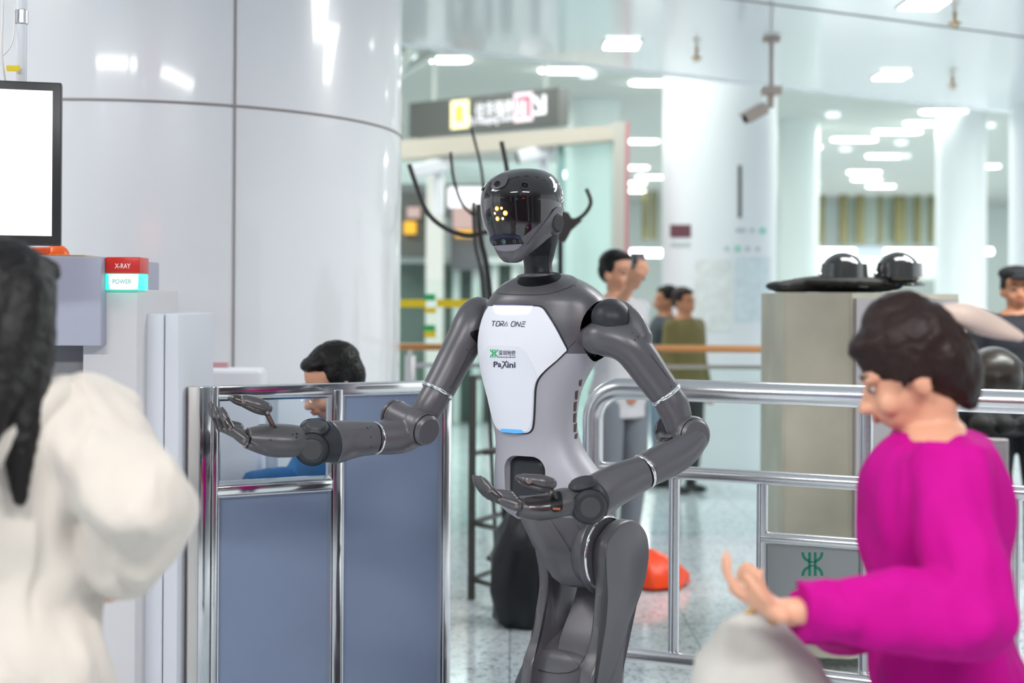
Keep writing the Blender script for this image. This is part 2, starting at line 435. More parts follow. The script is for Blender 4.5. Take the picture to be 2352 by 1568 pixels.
# unseen ceiling lamps added over and behind the camera for the visor to mirror
for i in range(5):
    for j in range(4):
        c = V((-4.4+i*2.2, -1.2-j*1.9, 3.2))
        bm = bmesh.new(); cyl(bm, c-V((0, 0, .02)), c, .075, 20)
        solo('reflection_spotlight', bm, M_lamp, 'small round lamp added for visor reflections, '+['first','second','third','fourth'][j]+' row and '+['first','second','third','fourth','fifth'][i]+' column behind the viewpoint', 'ceiling lamp', 'added lamps behind the viewpoint')
# round downlights, dim
for k, (px, py) in enumerate([(1913, 261), (1864, 291), (1756, 316), (1942, 340), (1812, 342), (2070, 325), (2078, 356), (1861, 366), (1350, 168), (940, 131), (2253, 340), (1874, 421), (1874, 441), (2270, 285)]):
    c = PZ(px, py, 4.24); bm = bmesh.new(); cyl(bm, c-V((0, 0, .04)), c, .10, 20)
    pl = ['under the soffit edge right of the poster column', 'left of the longest lamp row', 'beside the upper right edge of the poster column', 'between two oblong lamps in the hall', 'left above the small far column', 'between the two long rows of lamps', 'right of a mid-hall oblong lamp', 'far left above the mullions', 'beside the lamp over the sign end', 'beside the round column top', 'right of the right-hand oblong lamp', 'at far column edge, upper', 'at far column edge, lower', 'near the right end column'][k]
    solo('downlight', bm, emis('downlight_glow', (.85, .95, 1), 1.3 if k < 11 else 5), 'small round downlight '+pl, 'downlight', 'round downlights in the slatted ceiling')
# sprinklers
for px, py, tx in ((2193, 30, 'in front of the ceiling seam at right'), (1600, 112, 'left of the pole-mounted camera'), (2188, 178, 'on the panel right of a recessed lamp')):
    c = PZ(px, py, 3.2); t = thing('sprinkler', c-V((0, 0, .09)), 'small brass ceiling sprinkler head '+tx, 'sprinkler', 'sprinklers in the glossy ceiling')
    M_brass = mat('brass', (.5, .33, .15), .35, metal=.8)
    bm = bmesh.new(); cyl(bm, c-V((0, 0, .06)), c+V((0, 0, .01)), .012, 12); obj('stem', bm, M_brass, t)
    bm = bmesh.new(); cyl(bm, c-V((0, 0, .066)), c-V((0, 0, .060)), .04, 16); ring(bm, c-V((0, 0, .078)), (0, 1, 0), .016, .004, 16, 6); obj('deflector', bm, M_brass, t)
# pole mounted camera
c = P(1771, 210, 9.4); t = thing('surveillance_camera', c, 'beige surveillance camera hanging from the ceiling on a thin pole', 'security camera')
M_cam = mat('camera_beige', (.50, .42, .37), .45)
s9 = 1/ppm(9.4)
bm = bmesh.new(); cyl(bm, c+V((0, 0, -.02)), V((c.x, c.y, 3.19)), 5*s9, 16); cyl(bm, V((c.x, c.y, 3.17)), V((c.x, c.y, 3.2)), 20*s9, 20); obj('pole', bm, M_cam, t)
bm = bmesh.new(); box(bm, (c.x-22*s9, c.y-20*s9, c.z-8*s9), (c.x+22*s9, c.y+20*s9, c.z+10*s9), bev=.008); box(bm, (c.x-8*s9, c.y-8*s9, c.z-38*s9), (c.x+6*s9, c.y+8*s9, c.z-8*s9), bev=.005); obj('bracket', bm, M_cam, t)
bm = bmesh.new(); mt = Matrix.Translation(P(1735, 260, 9.4)) @ Matrix.Rotation(R(20), 4, 'Z') @ Matrix.Rotation(R(-28), 4, 'Y')
box(bm, (-30*s9, -13*s9, -13*s9), (28*s9, 13*s9, 13*s9), mt, .008); box(bm, (-34*s9, -15*s9, 9*s9), (24*s9, 15*s9, 15*s9), mt, .004); obj('camera_body', bm, M_cam, t)
bm = bmesh.new(); cyl(bm, mt @ V((-30*s9, 0, 0)), mt @ V((-32*s9, 0, 0)), 9*s9, 20); obj('lens', bm, M_black, t)
# ------------------------------------------------------------------ hanging direction sign
def quad_box(c4, th, m, name, parent=None, bev=0):
    """box from 4 world corners (tl,tr,br,bl) with thickness away from camera"""
    n = (c4[1]-c4[0]).cross(c4[3]-c4[0]).normalized()
    if n.dot(c4[0]-CAM) < 0: n = -n
    bm = bmesh.new(); a = [bm.verts.new(p) for p in c4]; b = [bm.verts.new(p+n*th) for p in c4]
    bm.faces.new(a); bm.faces.new(b[::-1])
    for i in range(4): bm.faces.new((a[i], a[(i+1) % 4], b[(i+1) % 4], b[i]))
    return bm, n
dl, dr = 15.2, 14.0
c4 = [P(940, 238, dl), P(1283, 199, dr), P(1283, 284, dr), P(940, 317, dl)]
c4[2].x, c4[2].y = c4[1].x, c4[1].y; c4[3].x, c4[3].y = c4[0].x, c4[0].y; c4[3].z = c4[2].z = (c4[3].z+c4[2].z)/2; c4[0].z = c4[1].z = (c4[0].z+c4[1].z)/2
bm, n = quad_box(c4, .18, M_dgrey, 's'); t = thing('direction_sign', (c4[0]+c4[2])/2, 'dark grey illuminated direction sign hanging at the hall edge with arrow and exit box', 'sign')
obj('sign_box', bm, M_dgrey, t, False)
hs = flat(c4[0], n)
def sl(x, y): return y-(x-940)*.114*(1) + 0
def srect(x0, x1, y0, y1, off, th=.01, hit=hs):   # y at left end, sheared with the sign
    k = -.108
    return patch(hit, [(x0, y0+k*(x0-1036)), (x1, y0+k*(x1-1036)), (x1, y1+k*(x1-1036)), (x0, y1+k*(x0-1036))], off, off+th, 50, False)
M_swhite = emis('sign_white', (.93, .96, 1), 1.3)
obj('yellow_box', srect(1037, 1077, 233, 297, .001), emis('sign_yellow', (1, .93, .45), 1.5), t, False)
obj('yellow_mark', srect(1050, 1064, 246, 283, .012), emis('sign_yellow2', (.9, .62, .03), 1.0), t, False)
obj('exit_box', srect(1182, 1224, 231, 297, .001), emis('sign_pinkwhite', (.95, .8, .87), 1.2), t, False)
obj('exit_mark', srect(1189, 1219, 240, 289, .012), emis('sign_red', (.65, .03, .1), .8), t, False)
obj('exit_figure', join(text_on(hs, 'A', 1190, 1203, 246-20, 292-20, .025, -.11, weight=.02), text_on(hs, '1', 1204, 1211, 251-20, 290-20, .025, -.11, weight=.02)), M_swhite, t, False)
obj('lettering', text_on(hs, '往华强南', 1094, 1180, 237, 272, .014, -.11, weight=.01), M_swhite, t, False)
obj('lettering', text_on(hs, 'To Huaqiang South', 1079, 1180, 270, 294, .014, -.11, weight=.01), M_swhite, t, False)
obj('arrow', join(stroke(hs, [(1229, 222), (1247, 252)], 9, .014), stroke(hs, [(1252, 218), (1252, 262)], 9, .015), stroke(hs, [(1228, 261), (1256, 257)], 9, .016)), M_swhite, t, False)
bm = bmesh.new()
for px in (985, 1240):
    q = plane_hit(px, 230, c4[0], n)-V((0, 0, 0)); q = q+n*.09; cyl(bm, V((q.x, q.y, c4[0].z)), V((q.x, q.y, 4.3)), .02, 8)
obj('hanger', bm, M_slat, t)
# white crossing trusses under the hall ceiling
for a, b, tx in (((905, 200), (1000, 118), 'nearest the round column'), ((905, 232), (1150, 128), 'crossing behind the first')):
    bm = bmesh.new(); p, q = P(a[0], a[1], 17), P(b[0], b[1], 13); cyl(bm, V((p.x, p.y, 4.1)), V((q.x, q.y, 4.1)), .06, 10)
    solo('ceiling_beam', bm, M_slat, 'thin white beam under the slatted ceiling '+tx, 'beam', 'diagonal ceiling beams')
# portal: beige beam and post
t = thing('portal_frame', P(1428, 900, 12.0), 'tall beige and pinkish portal frame with a glass pane behind the robot', 'frame')
bm, n = quad_box([P(915, 322, 13.2), P(1412, 287, 12.0), P(1412, 320, 12.0), P(915, 365, 13.2)], .2, None, ''); obj('crossbeam', bm, M_beige, t, False)
pA, pB = P(1410, 280, 12), P(1436, 280, 12)
bm = bx((pA.x, pA.y, 0), (pB.x, pA.y+.25, pA.z)); obj('post', bm, mat('post_cream', (.6, .58, .52), .4), t, False)
bm = bx((pB.x, pA.y, 0), (P(1446, 280, 12).x, pA.y+.25, pA.z)); obj('edge_strip', bm, mat('pink_edge', (.62, .28, .30), .4), t, False)
p0, p1 = P(1010, 330, 12.9), P(1410, 330, 12.1)
bm, n = quad_box([P(1286, 310, 12.4), P(1410, 303, 12.1), V((P(1410, 303, 12.1).x, P(1410, 303, 12.1).y, 0)), V((P(1286, 303, 12.4).x, P(1286, 303, 12.4).y, 0))], .02, None, '')
obj('glass_pane', bm, mat('mint_glass', (.78, .93, .90), .05, trans=.85, ior=1.1), t, False)
bm = bmesh.new(); q = P(1288, 300, 12.38); box(bm, (q.x-.03, q.y-.02, 0), (q.x+.03, q.y+.06, q.z)); obj('glass_edge', bm, mat('teal_glass_edge', (.28, .45, .43), .3), t, False)
# white bullet cameras on the portal
for px, py, tx, dcam, ytop in ((990, 385, 'left of the robot head beside the round column', 13.05, 338), (1232, 352, 'just above the robot head', 12.48, 318)):
    t = thing('bullet_camera', P(px, py, dcam), 'white bullet camera under the portal beam '+tx, 'security camera', 'white cameras on the portal')
    s = 1/ppm(dcam); mt = Matrix.Translation(P(px, py, dcam)) @ Matrix.Rotation(R(-14), 4, 'Y')
    bm = bmesh.new(); box(bm, (-42*s, -16*s, -15*s), (40*s, 16*s, 15*s), mt, .012); obj('housing', bm, M_white, t)
    bm = bmesh.new(); box(bm, (-48*s, -12*s, -13*s), (-42*s, 12*s, 11*s), mt, .006); obj('lens', bm, M_black, t)
    bm = bmesh.new(); q = P(px+18, py+12, dcam+.05); cyl(bm, q, q-V((0, 0, 95*s)), 11*s, 12); cyl(bm, P(px+38, py-5, dcam+.05), P(px+39, ytop, dcam+.08), 6*s, 12); obj('arm', bm, M_white, t)
# gate hall frontage at left background
gd = 16.5
def gbox(x0, x1, y0, y1, d, th, m, name, parent, bev=0):
    a, b = P(x0, y0, d), P(x1, y1, d); bm = bx((a.x, d, b.z), (b.x, d+th, a.z), bev); return obj(name, bm, m, parent, False)
t = thing('shop_frontage', V((P(1100, 800, gd).x, gd, 0)), 'glazed frontage with dark sign band and steel door frames behind the robot arm', 'building front')
gbox(905, 1290, 425, 500, gd, .4, mat('frontage_grey', (.22, .25, .25), .5), 'sign_band', t)
gbox(905, 990, 440, 590, gd-.2, .15, mat('frontage_dark', (.10, .11, .10), .5), 'sign_board', t)
gbox(1035, 1110, 500, 620, gd-.1, .15, mat('frontage_dark2', (.13, .14, .15), .5), 'sign_board', t)
gbox(1030, 1110, 430, 475, gd-.3, .1, M_swhite, 'lit_letters', t)
gbox(928, 955, 508, 537, gd-.3, .05, emis('orange_square', (.95, .50, .02), .9), 'orange_square', t)
gbox(1046, 1095, 528, 545, gd-.3, .05, emis('orange_square', (.95, .50, .02), .9), 'orange_square', t)
gbox(935, 965, 475, 500, gd-.3, .05, emis('pinkish_square', (.75, .55, .5), .6), 'pink_panel', t)
gbox(1040, 1090, 475, 525, gd-.3, .05, emis('pinkish_square', (.75, .55, .5), .6), 'pink_panel', t)
gbox(980, 1014, 330, 984, gd-.6, .4, mat('frontage_post', (.62, .62, .58), .4), 'post', t)
M_steelw = mat('door_frame', (.60, .68, .65), .35)
M_fdark = mat('door_dark', (.11, .15, .13), .4)
for x0, x1 in ((905, 975), (1018, 1040), (1058, 1085), (1110, 1128), (1145, 1175), (1215, 1240)): gbox(x0, x1, 600, 970, gd+.3, .1, M_fdark, 'dark_glazing', t)
for x in (1040, 1085, 1128, 1175, 1240): gbox(x, x+14, 590, 972, gd+.1, .1, M_steelw, 'mullion', t)
gbox(905, 1290, 590, 606, gd, .3, M_steelw, 'lintel', t)
gbox(905, 1290, 370, 425, gd+.2, .3, mat('frontage_mint', (.62, .75, .72), .4), 'upper_band', t)
# tape on glass
for x0, x1, y0, y1, m, tx in ((915, 978, 687, 706, M_yellow, 'yellow tape band on glass left of the robot shoulder'), (1003, 1090, 687, 706, M_yellow, 'longer yellow tape band behind the robot shoulder'), (975, 1000, 675, 690, M_green, 'upper green tape square on the glass'), (975, 1001, 706, 719, M_yellow, 'upper small yellow tape square'), (975, 1000, 746, 760, M_green, 'lower green tape square on the glass'), (975, 1001, 760, 775, M_yellow, 'lower small yellow tape square')):
    a, b = P(x0, y0, 9.2), P(x1, y1, 9.2); bm = bx((a.x, 9.198, b.z), (b.x, 9.206, a.z)); solo('tape_strip', bm, m, tx, 'tape', 'coloured tape strips on the glass', smooth=False)
a, b = P(905, 640, 9.2), P(1110, 800, 9.2)
bm = bx((a.x, 9.207, 0), (b.x, 9.217, a.z)); solo('glass_screen', bm, M_glass, 'tall clear glass screen carrying the yellow and green tape', 'glass', smooth=False)
# far hall detail
t = thing('far_frontage', V((P(2010, 800, 37).x, 37, 0)), 'far glazed frontage with olive mullions under a long light strip', 'building front')
for x0, x1 in ((1882, 1894), (1930, 1947), (1968, 1985), (2020, 2027), (2056, 2080), (2104, 2116), (2136, 2144)): gbox(x0, x1, 405, 560, 37, .2, M_olive, 'mullion', t)
gbox(1878, 2146, 398, 440, 37.3, .2, mat('olive_band', (.28, .28, .13), .5), 'olive_band', t)
gbox(1950, 2146, 440, 560, 37.6, .1, mat('pale_glazing', (.50, .62, .56), .3), 'glazing', t)
gbox(1862, 2146, 571, 586, 36, .1, M_lamp, 'light_strip', t)
gbox(1862, 2146, 586, 640, 36.3, .3, M_wallw, 'counter_front', t)
gbox(1965, 2032, 566, 592, 35.5, .05, emis('bluish_display', (.55, .7, .8), .9), 'display', t)
t = thing('far_side_frontage', V((P(1490, 800, 36).x, 36, 0)), 'far frontage strip with olive panels between portal post and poster column', 'building front')
for x0, x1 in ((1476, 1490), (1497, 1509)): gbox(x0, x1, 430, 550, 36, .2, M_olive, 'mullion', t)
gbox(1450, 1524, 573, 588, 35.8, .1, M_lamp, 'light_strip', t)
gbox(2245, 2280, 571, 583, 35.8, .1, M_lamp, 'light_strip', t)
# posters on the poster column
def cylhit(c, r):
    def h(px, py):
        q = ray(px, py); a = q.x**2+q.y**2; b_ = -2*(q.x*c.x+q.y*c.y); c_ = c.x**2+c.y**2-r*r
        t = (-b_-math.sqrt(max(b_*b_-4*a*c_, 0)))/(2*a); p = CAM+q*t; return p, V((p.x-c.x, p.y-c.y, 0)).normalized()
    return h
hc = cylhit(cA_, rA_)
def sticker(x0, x1, y0, y1, m, nm, tx, cat='sticker', grp=None):
    bm = patch(hc, [(x0, y0), (x1, y0), (x1, y1), (x0, y1)], .0, .006, 6, False); return solo(nm, bm, m, tx, cat, grp)
sticker(1695, 1703, 380, 500, mat('dark_slot', (.12, .13, .13), .5), 'wall_slot', 'tall narrow dark slot on the white poster column', 'slot')
sticker(1540, 1587, 516, 545, mat('maroon_sign', (.16, .06, .08), .5), 'maroon_plate', 'small maroon sign plate on the left of the poster column', 'sign')
sticker(1596, 1680, 596, 760, mat('map_pale', (.80, .84, .82), .5, var=.08, vscale=14), 'map_poster', 'pale route map poster on the poster column, left one', 'poster')
sticker(1688, 1768, 590, 740, mat('map_pale2', (.72, .82, .86), .5, var=.08, vscale=14), 'map_poster', 'pale bluish map poster on the poster column, right one', 'poster')
bm = text_on(hc, '华强', 1545, 1583, 521, 540, .009); tag(obj('lettering', bm, M_colw, bpy.data.objects['maroon_plate']))
for p, k in zip([o for o in bpy.data.objects if o.name.startswith('maroon_plate')], (0,)):
    for ch in p.children:
        for v in ch.data.vertices: v.co -= p.location
M_mint = mat('mint_mark', (.35, .70, .58), .5); M_faint = mat('faint_mark', (.55, .62, .64), .5)
for x, y, m, tx in ((1751, 530, M_mint, 'pale green round mark at the upper right'), (1694, 571, M_mint, 'pale green round mark at the centre')):
    bm = patch(hc, [(x+8*math.cos(i*PI/6), y+8*math.sin(i*PI/6)) for i in range(12)], 0, .006, 6, False); solo('round_mark', bm, m, tx+' of the poster column', 'sticker', 'round marks on the column')
for x0, x1, y0, y1, tx in ((1690, 1712, 524, 534, 'left one of the upper row'), (1722, 1732, 524, 534, 'middle of the upper row'), (1664, 1674, 566, 576, 'leftmost of the lower row'), (1712, 1722, 566, 577, 'right of the green mark'), (1736, 1744, 566, 577, 'rightmost of the lower row'), (1542, 1586, 556, 566, 'under the maroon plate')):
    sticker(x0, x1, y0, y1, M_faint, 'small_caption', 'faint grey caption mark on the poster column, '+tx, 'sticker', 'faint captions on the column')
# ------------------------------------------------------------------ wooden handrail with glass balustrade
rd = 8.4; zr = P(1350, 799, rd).z
def rail_pt(px): q = P(px, 799, rd); return V((q.x, rd, zr))
t = thing('handrail_balustrade', V((rail_pt(1350).x, rd, 0)), 'orange wooden handrail on steel posts with glass panes behind the robot', 'railing')
bm = bmesh.new(); cyl(bm, rail_pt(860), rail_pt(2500), .021, 16); obj('handrail', bm, M_wood, t)
posts = [943, 1392, 1775, 2225]
for px in posts:
    q = rail_pt(px); bm = bmesh.new(); box(bm, (q.x-.03, rd-.03, 0), (q.x+.03, rd+.03, zr-.05), bev=.006); cyl(bm, V((q.x, rd, zr-.06)), V((q.x, rd, zr)), .012, 10); obj('post', bm, M_steel, t)
for a, b in zip(posts[:-1], posts[1:]):
    qa, qb = rail_pt(a), rail_pt(b); bm = bx((qa.x+.05, rd-.006, .08), (qb.x-.05, rd+.006, zr-.1)); obj('glass_pane', bm, M_glass, t, False)
    bm = bmesh.new(); box(bm, (qa.x+.03, rd-.012, zr-.12), (qb.x-.03, rd+.012, zr-.095)); obj('top_clamp', bm, M_steel, t, False)
# ------------------------------------------------------------------ steel crowd barrier
def rp(px, py): # depth along the barrier
    d = 4.5+(px-1400)*(4.0-4.5)/(2352-1400); return P(px, py, d)
t = thing('crowd_barrier', V((rp(1850, 1000).x, rp(1850, 1000).y, 0)), 'brushed stainless steel tubular crowd barrier behind the robot with sign panel', 'barrier')
L0 = rp(1432, 894); R0 = rp(2352, 920); dirn = (R0-L0); dirn.z = 0; dirn.normalize(); zt = (L0.z+R0.z)/2
def bp(px, z):
    q = rp(px, 1000); return V((q.x, q.y, z))
zm = (rp(1450, 1082).z+rp(2300, 1122).z)/2; zb = rp(1500, 1505).z; zp = rp(1850, 1241).z
e = bp(1357, zt)
bm = bmesh.new(); arc = []
for i in range(9):
    a = i/8*PI/2; arc.append(V((bp(1362, 0).x, bp(1362, 0).y, 0))+dirn*(.10*(1-math.cos(a)))+V((0, 0, zt-.10+.10*math.sin(a))))
c0 = V((arc[0].x, arc[0].y, 0))
sweep(bm, [c0, c0+V((0, 0, zt-.25))]+arc+[bp(1560, zt), bp(2700, zt)], [.034]*(len(arc)+4), n=24, flat=(True, True), smooth=False); obj('top_rail', bm, M_steel, t, angle=60)
bm = bmesh.new(); cyl(bm, bp(1372, zm), bp(2700, zm), .021, 20); obj('middle_rail', bm, M_steel, t)
bm = bmesh.new(); cyl(bm, bp(1372, zb), bp(2700, zb), .022, 20); obj('bottom_rail', bm, M_steel, t)
for px in (1550, 1752, 2000, 2330):
    bm = bmesh.new(); cyl(bm, bp(px, zb), bp(px, zm), .0175, 16); obj('upright', bm, M_steel, t)
bm = bmesh.new(); cyl(bm, bp(1752, zp), bp(2000, zp), .019, 16); obj('panel_rail', bm, M_steel, t)
q0, q1 = bp(1758, zp-.02), bp(1992, zp-.33)
bm, n = quad_box([V((q0.x, q0.y, zp-.02)), V((q1.x, q1.y, zp-.02)), V((q1.x, q1.y, zp-.30)), V((q0.x, q0.y, zp-.30))], .006, None, '')
pn = obj('sign_panel', bm, mat('panel_grey', (.30, .31, .31), .3, metal=.6), t, False)
hp = flat(q0, n)
obj('emblem', emblem(hp, 1866, 1295, 54), mat('deep_green', (.01, .16, .10), .5), pn, False)
obj('lettering', text_on(hp, '深圳地铁', 1828, 1906, 1334, 1352, .001, .04), M_ink, pn, False)
for px in (1990, 2560):
    bm = bmesh.new(); q = bp(px, 0); cyl(bm, q, V((q.x, q.y, zt)), .02, 16); cyl(bm, q, q+V((0, 0, .012)), .06, 20); obj('leg', bm, M_steel, t)
# ================================================================== COUNTER CABINETS WITH RIOT GEAR
cdp = 5.6
a = P(1797, 672, cdp); zc = a.z
M_cabf = mat('stainless_tan', (.52, .48, .37), .32, metal=.5, var=.25, vscale=2.0); M_cab2 = mat('stainless_side', (.42, .38, .39), .32, metal=.5)
pl = V((P(1797, 900, cdp).x, cdp, 0)); pc = V((P(1956, 900, cdp-.05).x, cdp-.05, 0)); pr = V((P(2200, 900, cdp+.25).x, cdp+.25, 0))
t = thing('steel_cabinet', V(((pl.x+pr.x)/2, cdp+.3, 0)), 'tall stainless steel cabinet behind the barrier with helmets on top', 'cabinet')
bm = bmesh.new(); foot = [pl, pc, pr, pr+V((-.1, .6, 0)), pl+V((.02, .6, 0))]
loft(bm, [[p+V((0, 0, z)) for p in foot] for z in (.06, zc)]); obj('body', bm, M_cabf, t, False)
def facebox(p, q, z0, z1, m, name, par, g=.012, th=.012):
    d = (q-p).normalized(); n = V((d.y, -d.x, 0)); c = [p+d*g, q-d*g]
    bm = bmesh.new(); loft(bm, [[c[0]+V((0, 0, z)), c[1]+V((0, 0, z)), c[1]+n*th+V((0, 0, z)), c[0]+n*th+V((0, 0, z))] for z in (z0, z1)]); return obj(name, bm, m, par, False)
facebox(pl, pc, .1, zc-.01, M_cabf, 'side_panel', t); dd = pc+(pr-pc)*.5
facebox(pc, dd, .1, zc-.02, M_cab2, 'door', t); facebox(dd, pr, .1, zc-.02, M_cab2, 'door', t)
hd = facebox(dd-(pr-pc)*.1, dd-(pr-pc)*.05, zc-.5, zc-.38, M_chrome, 'handle', t, 0, .03)
# low steel cabinet at right
l0 = V((P(2215, 900, 6.1).x, 6.1, 0)); r0 = V((P(2318, 900, 6.1).x, 6.1, 0)); zl = P(2250, 1008, 6.1).z
t = thing('low_steel_cabinet', V(((l0.x+r0.x)/2, 6.3, 0)), 'low grey steel cabinet at right with dark gear on top', 'cabinet')
bm = bx((l0.x, 6.1, .05), (r0.x, 6.6, zl), .006); obj('body', bm, M_cab2, t)
facebox(l0+V((0, -.0, 0)), r0, .1, zl-.03, M_cab2, 'door', t)
bm = bmesh.new(); box(bm, (r0.x-.16, 6.07, .4), (r0.x-.14, 6.09, zl-.1)); obj('handle', bm, M_chrome, t)
# black padded cloths on the tall cabinet
M_cloth = mat('black_cloth', (.012, .012, .013), .75, bump=.4, bscale=40)
bm = bmesh.new()
ctr = [P(1792, 660, 5.75), P(1830, 657, 5.8), P(1900, 655, 5.85), P(1980, 655, 5.85), P(2060, 655, 5.85)]
for off, r in ((0, .028), (.12, .03), (.24, .026)):
    sweep(bm, [p+V((0, off, .0+.006*math.sin(i*2+off*9))) for i, p in enumerate(ctr)], [r*.55, r, r*1.05, r*1.2, r], n=12)
ell(bm, P(1798, 656, 5.75)+V((0, .1, 0)), (.05, .12, .02)); ell(bm, P(1935, 648, 5.8)+V((0, .1, 0)), (.2, .2, .03))
bm = remesh(bm, .009, 3); cz = min(v.co.z for v in bm.verts)
for v in bm.verts:
    if v.co.z < zc+.004 and v.co.x > pl.x: v.co.z = zc+.004
solo('folded_vest', bm, M_cloth, 'black padded vest lying over the top of the tall steel cabinet', 'vest')
M_helm = mat('black_helmet_gloss', (.012, .011, .010), .08, coat=1)
def helmet(px, py, d, s, lab):
    c = P(px, py, d); t = thing('riot_helmet', c-V((0, 0, .11)), lab, 'helmet', 'riot helmets')
    bm = bmesh.new(); ell(bm, c+V((0, 0, .0)), (.135*s, .15*s, .135*s), n=32); b = bmesh.ops.bisect_plane(bm, geom=bm.verts[:]+bm.edges[:]+bm.faces[:], plane_co=c-V((0, 0, .075*s)), plane_no=(0, 0, -1), clear_outer=True)
    bmesh.ops.holes_fill(bm, edges=bm.edges); obj('shell', bm, M_helm, t)
    bm = bmesh.new(); ring(bm, c-V((0, 0, .07*s)), (0, 0, 1), .125*s, .014*s, 36, 8); obj('rim', bm, M_black, t)
    for sx in (-1, 1):
        bm = bmesh.new(); cyl(bm, c+V((sx*.13*s, -.01, -.01)), c+V((sx*.148*s, -.01, -.01)), .022*s, 16); obj('hinge', bm, M_steel, t)
    # raised visor
    bm = bmesh.new(); rings = []
    for i in range(9):
        a = R(-70+i*17.5); rings.append([c+V((math.sin(a)*rr*s, -math.cos(a)*rr*s*1.05, z*s)) for rr, z in ((.155, -.03), (.150, .06), (.146, .06), (.151, -.03))])
    loft(bm, rings); obj('visor', bm, mat('helmet_visor', (.05, .05, .05), .05, coat=1), t)
    bm = bmesh.new(); rings = []
    for i in range(9):
        a = R(-60+i*15); rings.append([c+V((math.sin(a)*rr*s, -math.cos(a)*rr*s, z*s)) for rr, z in ((.14, -.05), (.175, -.075), (.175, -.085), (.14, -.065))])
    loft(bm, rings); obj('peak', bm, M_helm, t)
helmet(1935, 628, 5.85, .66, 'glossy black riot helmet on the cabinet, left of the two')
helmet(2062, 626, 5.9, .66, 'glossy black riot helmet on the cabinet, right one behind the woman hair')
# clear visor helmet at right and black gear
c = P(2285, 868, 5.9); t = thing('clear_visor_helmet', c-V((0, 0, .14)), 'helmet with clear curved face shield at the right edge above the steel cabinet', 'helmet')
bm = bmesh.new(); ell(bm, c+V((.02, .05, -.0)), (.10, .12, .11), n=28); obj('shell', bm, mat('brown_black', (.03, .018, .014), .3), t)
bm = bmesh.new(); ell(bm, c, (.125, .14, .125), n=32); bmesh.ops.bisect_plane(bm, geom=bm.verts[:]+bm.edges[:]+bm.faces[:], plane_co=c+V((0, .02, 0)), plane_no=(0, 1, 0), clear_outer=True); obj('face_shield', bm, M_glass, t)
bm = bmesh.new(); ring(bm, c+V((0, .02, 0)), (0, 1, 0), .125, .005, 40, 8); obj('shield_rim', bm, M_steel, t)
bm = bmesh.new(); cyl(bm, c-V((0, -.05, .14)), c-V((0, -.05, .08)), .07, 20); obj('base', bm, M_black, t)
bm = bmesh.new()
for i in range(7): ell(bm, P(2255+i*17, 975+6*math.sin(i*2.1), 6.2)+V((0, .12*(i % 3), 0)), (.05, .07, .045))
bm = remesh(bm, .012, 3)
for v in bm.verts: v.co.z = max(v.co.z, zl+.002)
solo('dark_gear_heap', bm, M_cloth, 'heap of black straps and gear on the low steel cabinet', 'gear')
bm = bx((P(2208, 900, 6.0).x, 6.49, zl+.002), (P(2330, 900, 6.0).x, 6.68, P(2300, 835, 6.3).z), .01); solo('dark_equipment_box', bm, mat('near_black_box', (.02, .024, .028), .5), 'dark equipment box behind the gear at the right edge', 'box')
# ================================================================== RACK WITH CATCH FORKS
kd = 6.9
M_kframe = mat('dark_steel_frame', (.09, .09, .08), .35, metal=.5); M_kfork = mat('fork_black', (.022, .018, .018), .35)
k0 = P(1085, 1000, kd); k0.z = 0; k1 = P(1168, 1000, kd-.25); k1.z = 0; back = V((.22, .45, 0))
t = thing('fork_rack', (k0+k1)/2+back/2, 'dark steel stand with shelves holding the catch forks behind the robot', 'rack')
def kz(py, d=kd): return P(1085, py, d).z
zt1 = kz(862); zt2 = kz(1200)
bm = bmesh.new()
for p, z in ((k0, zt1), (k0+back, zt1), (k1, zt2), (k1+back, zt2)): box(bm, (p.x-.018, p.y-.018, 0), (p.x+.018, p.y+.018, z))
obj('upright', bm, M_kframe, t, False)
def bar(p, q, r=.013):
    bm = bmesh.new(); cyl(bm, p, q, r, 4); return bm
for z in (zt1-.01, kz(1042), kz(1200), kz(1330)):
    bm = bar(k0+V((0, 0, z)), k0+back+V((0, 0, z))); 
    if z < kz(1100): bm = join(bm, bar(k0+V((0, 0, z)), k1+V((0, 0, z-.0))), bar(k1+V((0, 0, z)), k1+back+V((0, 0, z))), bar(k0+back+V((0, 0, z)), k1+back+V((0, 0, z))))
    obj('cross_bar', bm, M_kframe, t, False)
bm = join(bar(P(1110, 1040, kd), P(1200, 1034, kd+.1), .01)); obj('cross_bar', bm, M_kfork, t, False)
bm = join(bar(P(1122, 1283, kd), P(1163, 1235, kd+.1), .018), bar(P(1135, 1335, kd), P(1163, 1275, kd+.1), .018)); obj('foot_bracket', bm, M_kfork, t, False)
def fork(name, lab, parts):
    t = thing(name, P(*parts['foot']), lab, 'catch fork', 'long-handled catch forks in the rack')
    for nm, pts, r in parts['tubes']:
        bm = bmesh.new(); sweep(bm, [P(*p) for p in pts], [r]*len(pts), n=12, flat=(True, True)); obj(nm, bm, M_kfork, t)
    return t
fork('catch_fork', 'black catch fork with wide curved prong reaching left of the robot head', dict(foot=(1160, 1290, 7.1), tubes=[
    ('pole', [(1100, 470, 6.6), (1104, 545, 6.6), (1128, 700, 6.7), (1165, 1290, 7.0)], .013),
    ('prong', [(940, 378, 6.6), (958, 430, 6.6), (985, 492, 6.6), (1030, 528, 6.6), (1075, 540, 6.6), (1112, 534, 6.6)], .011),
    ('prong', [(1112, 534, 6.6), (1155, 520, 6.6), (1172, 460, 6.6), (1164, 385, 6.6), (1152, 326, 6.6)], .011)]))
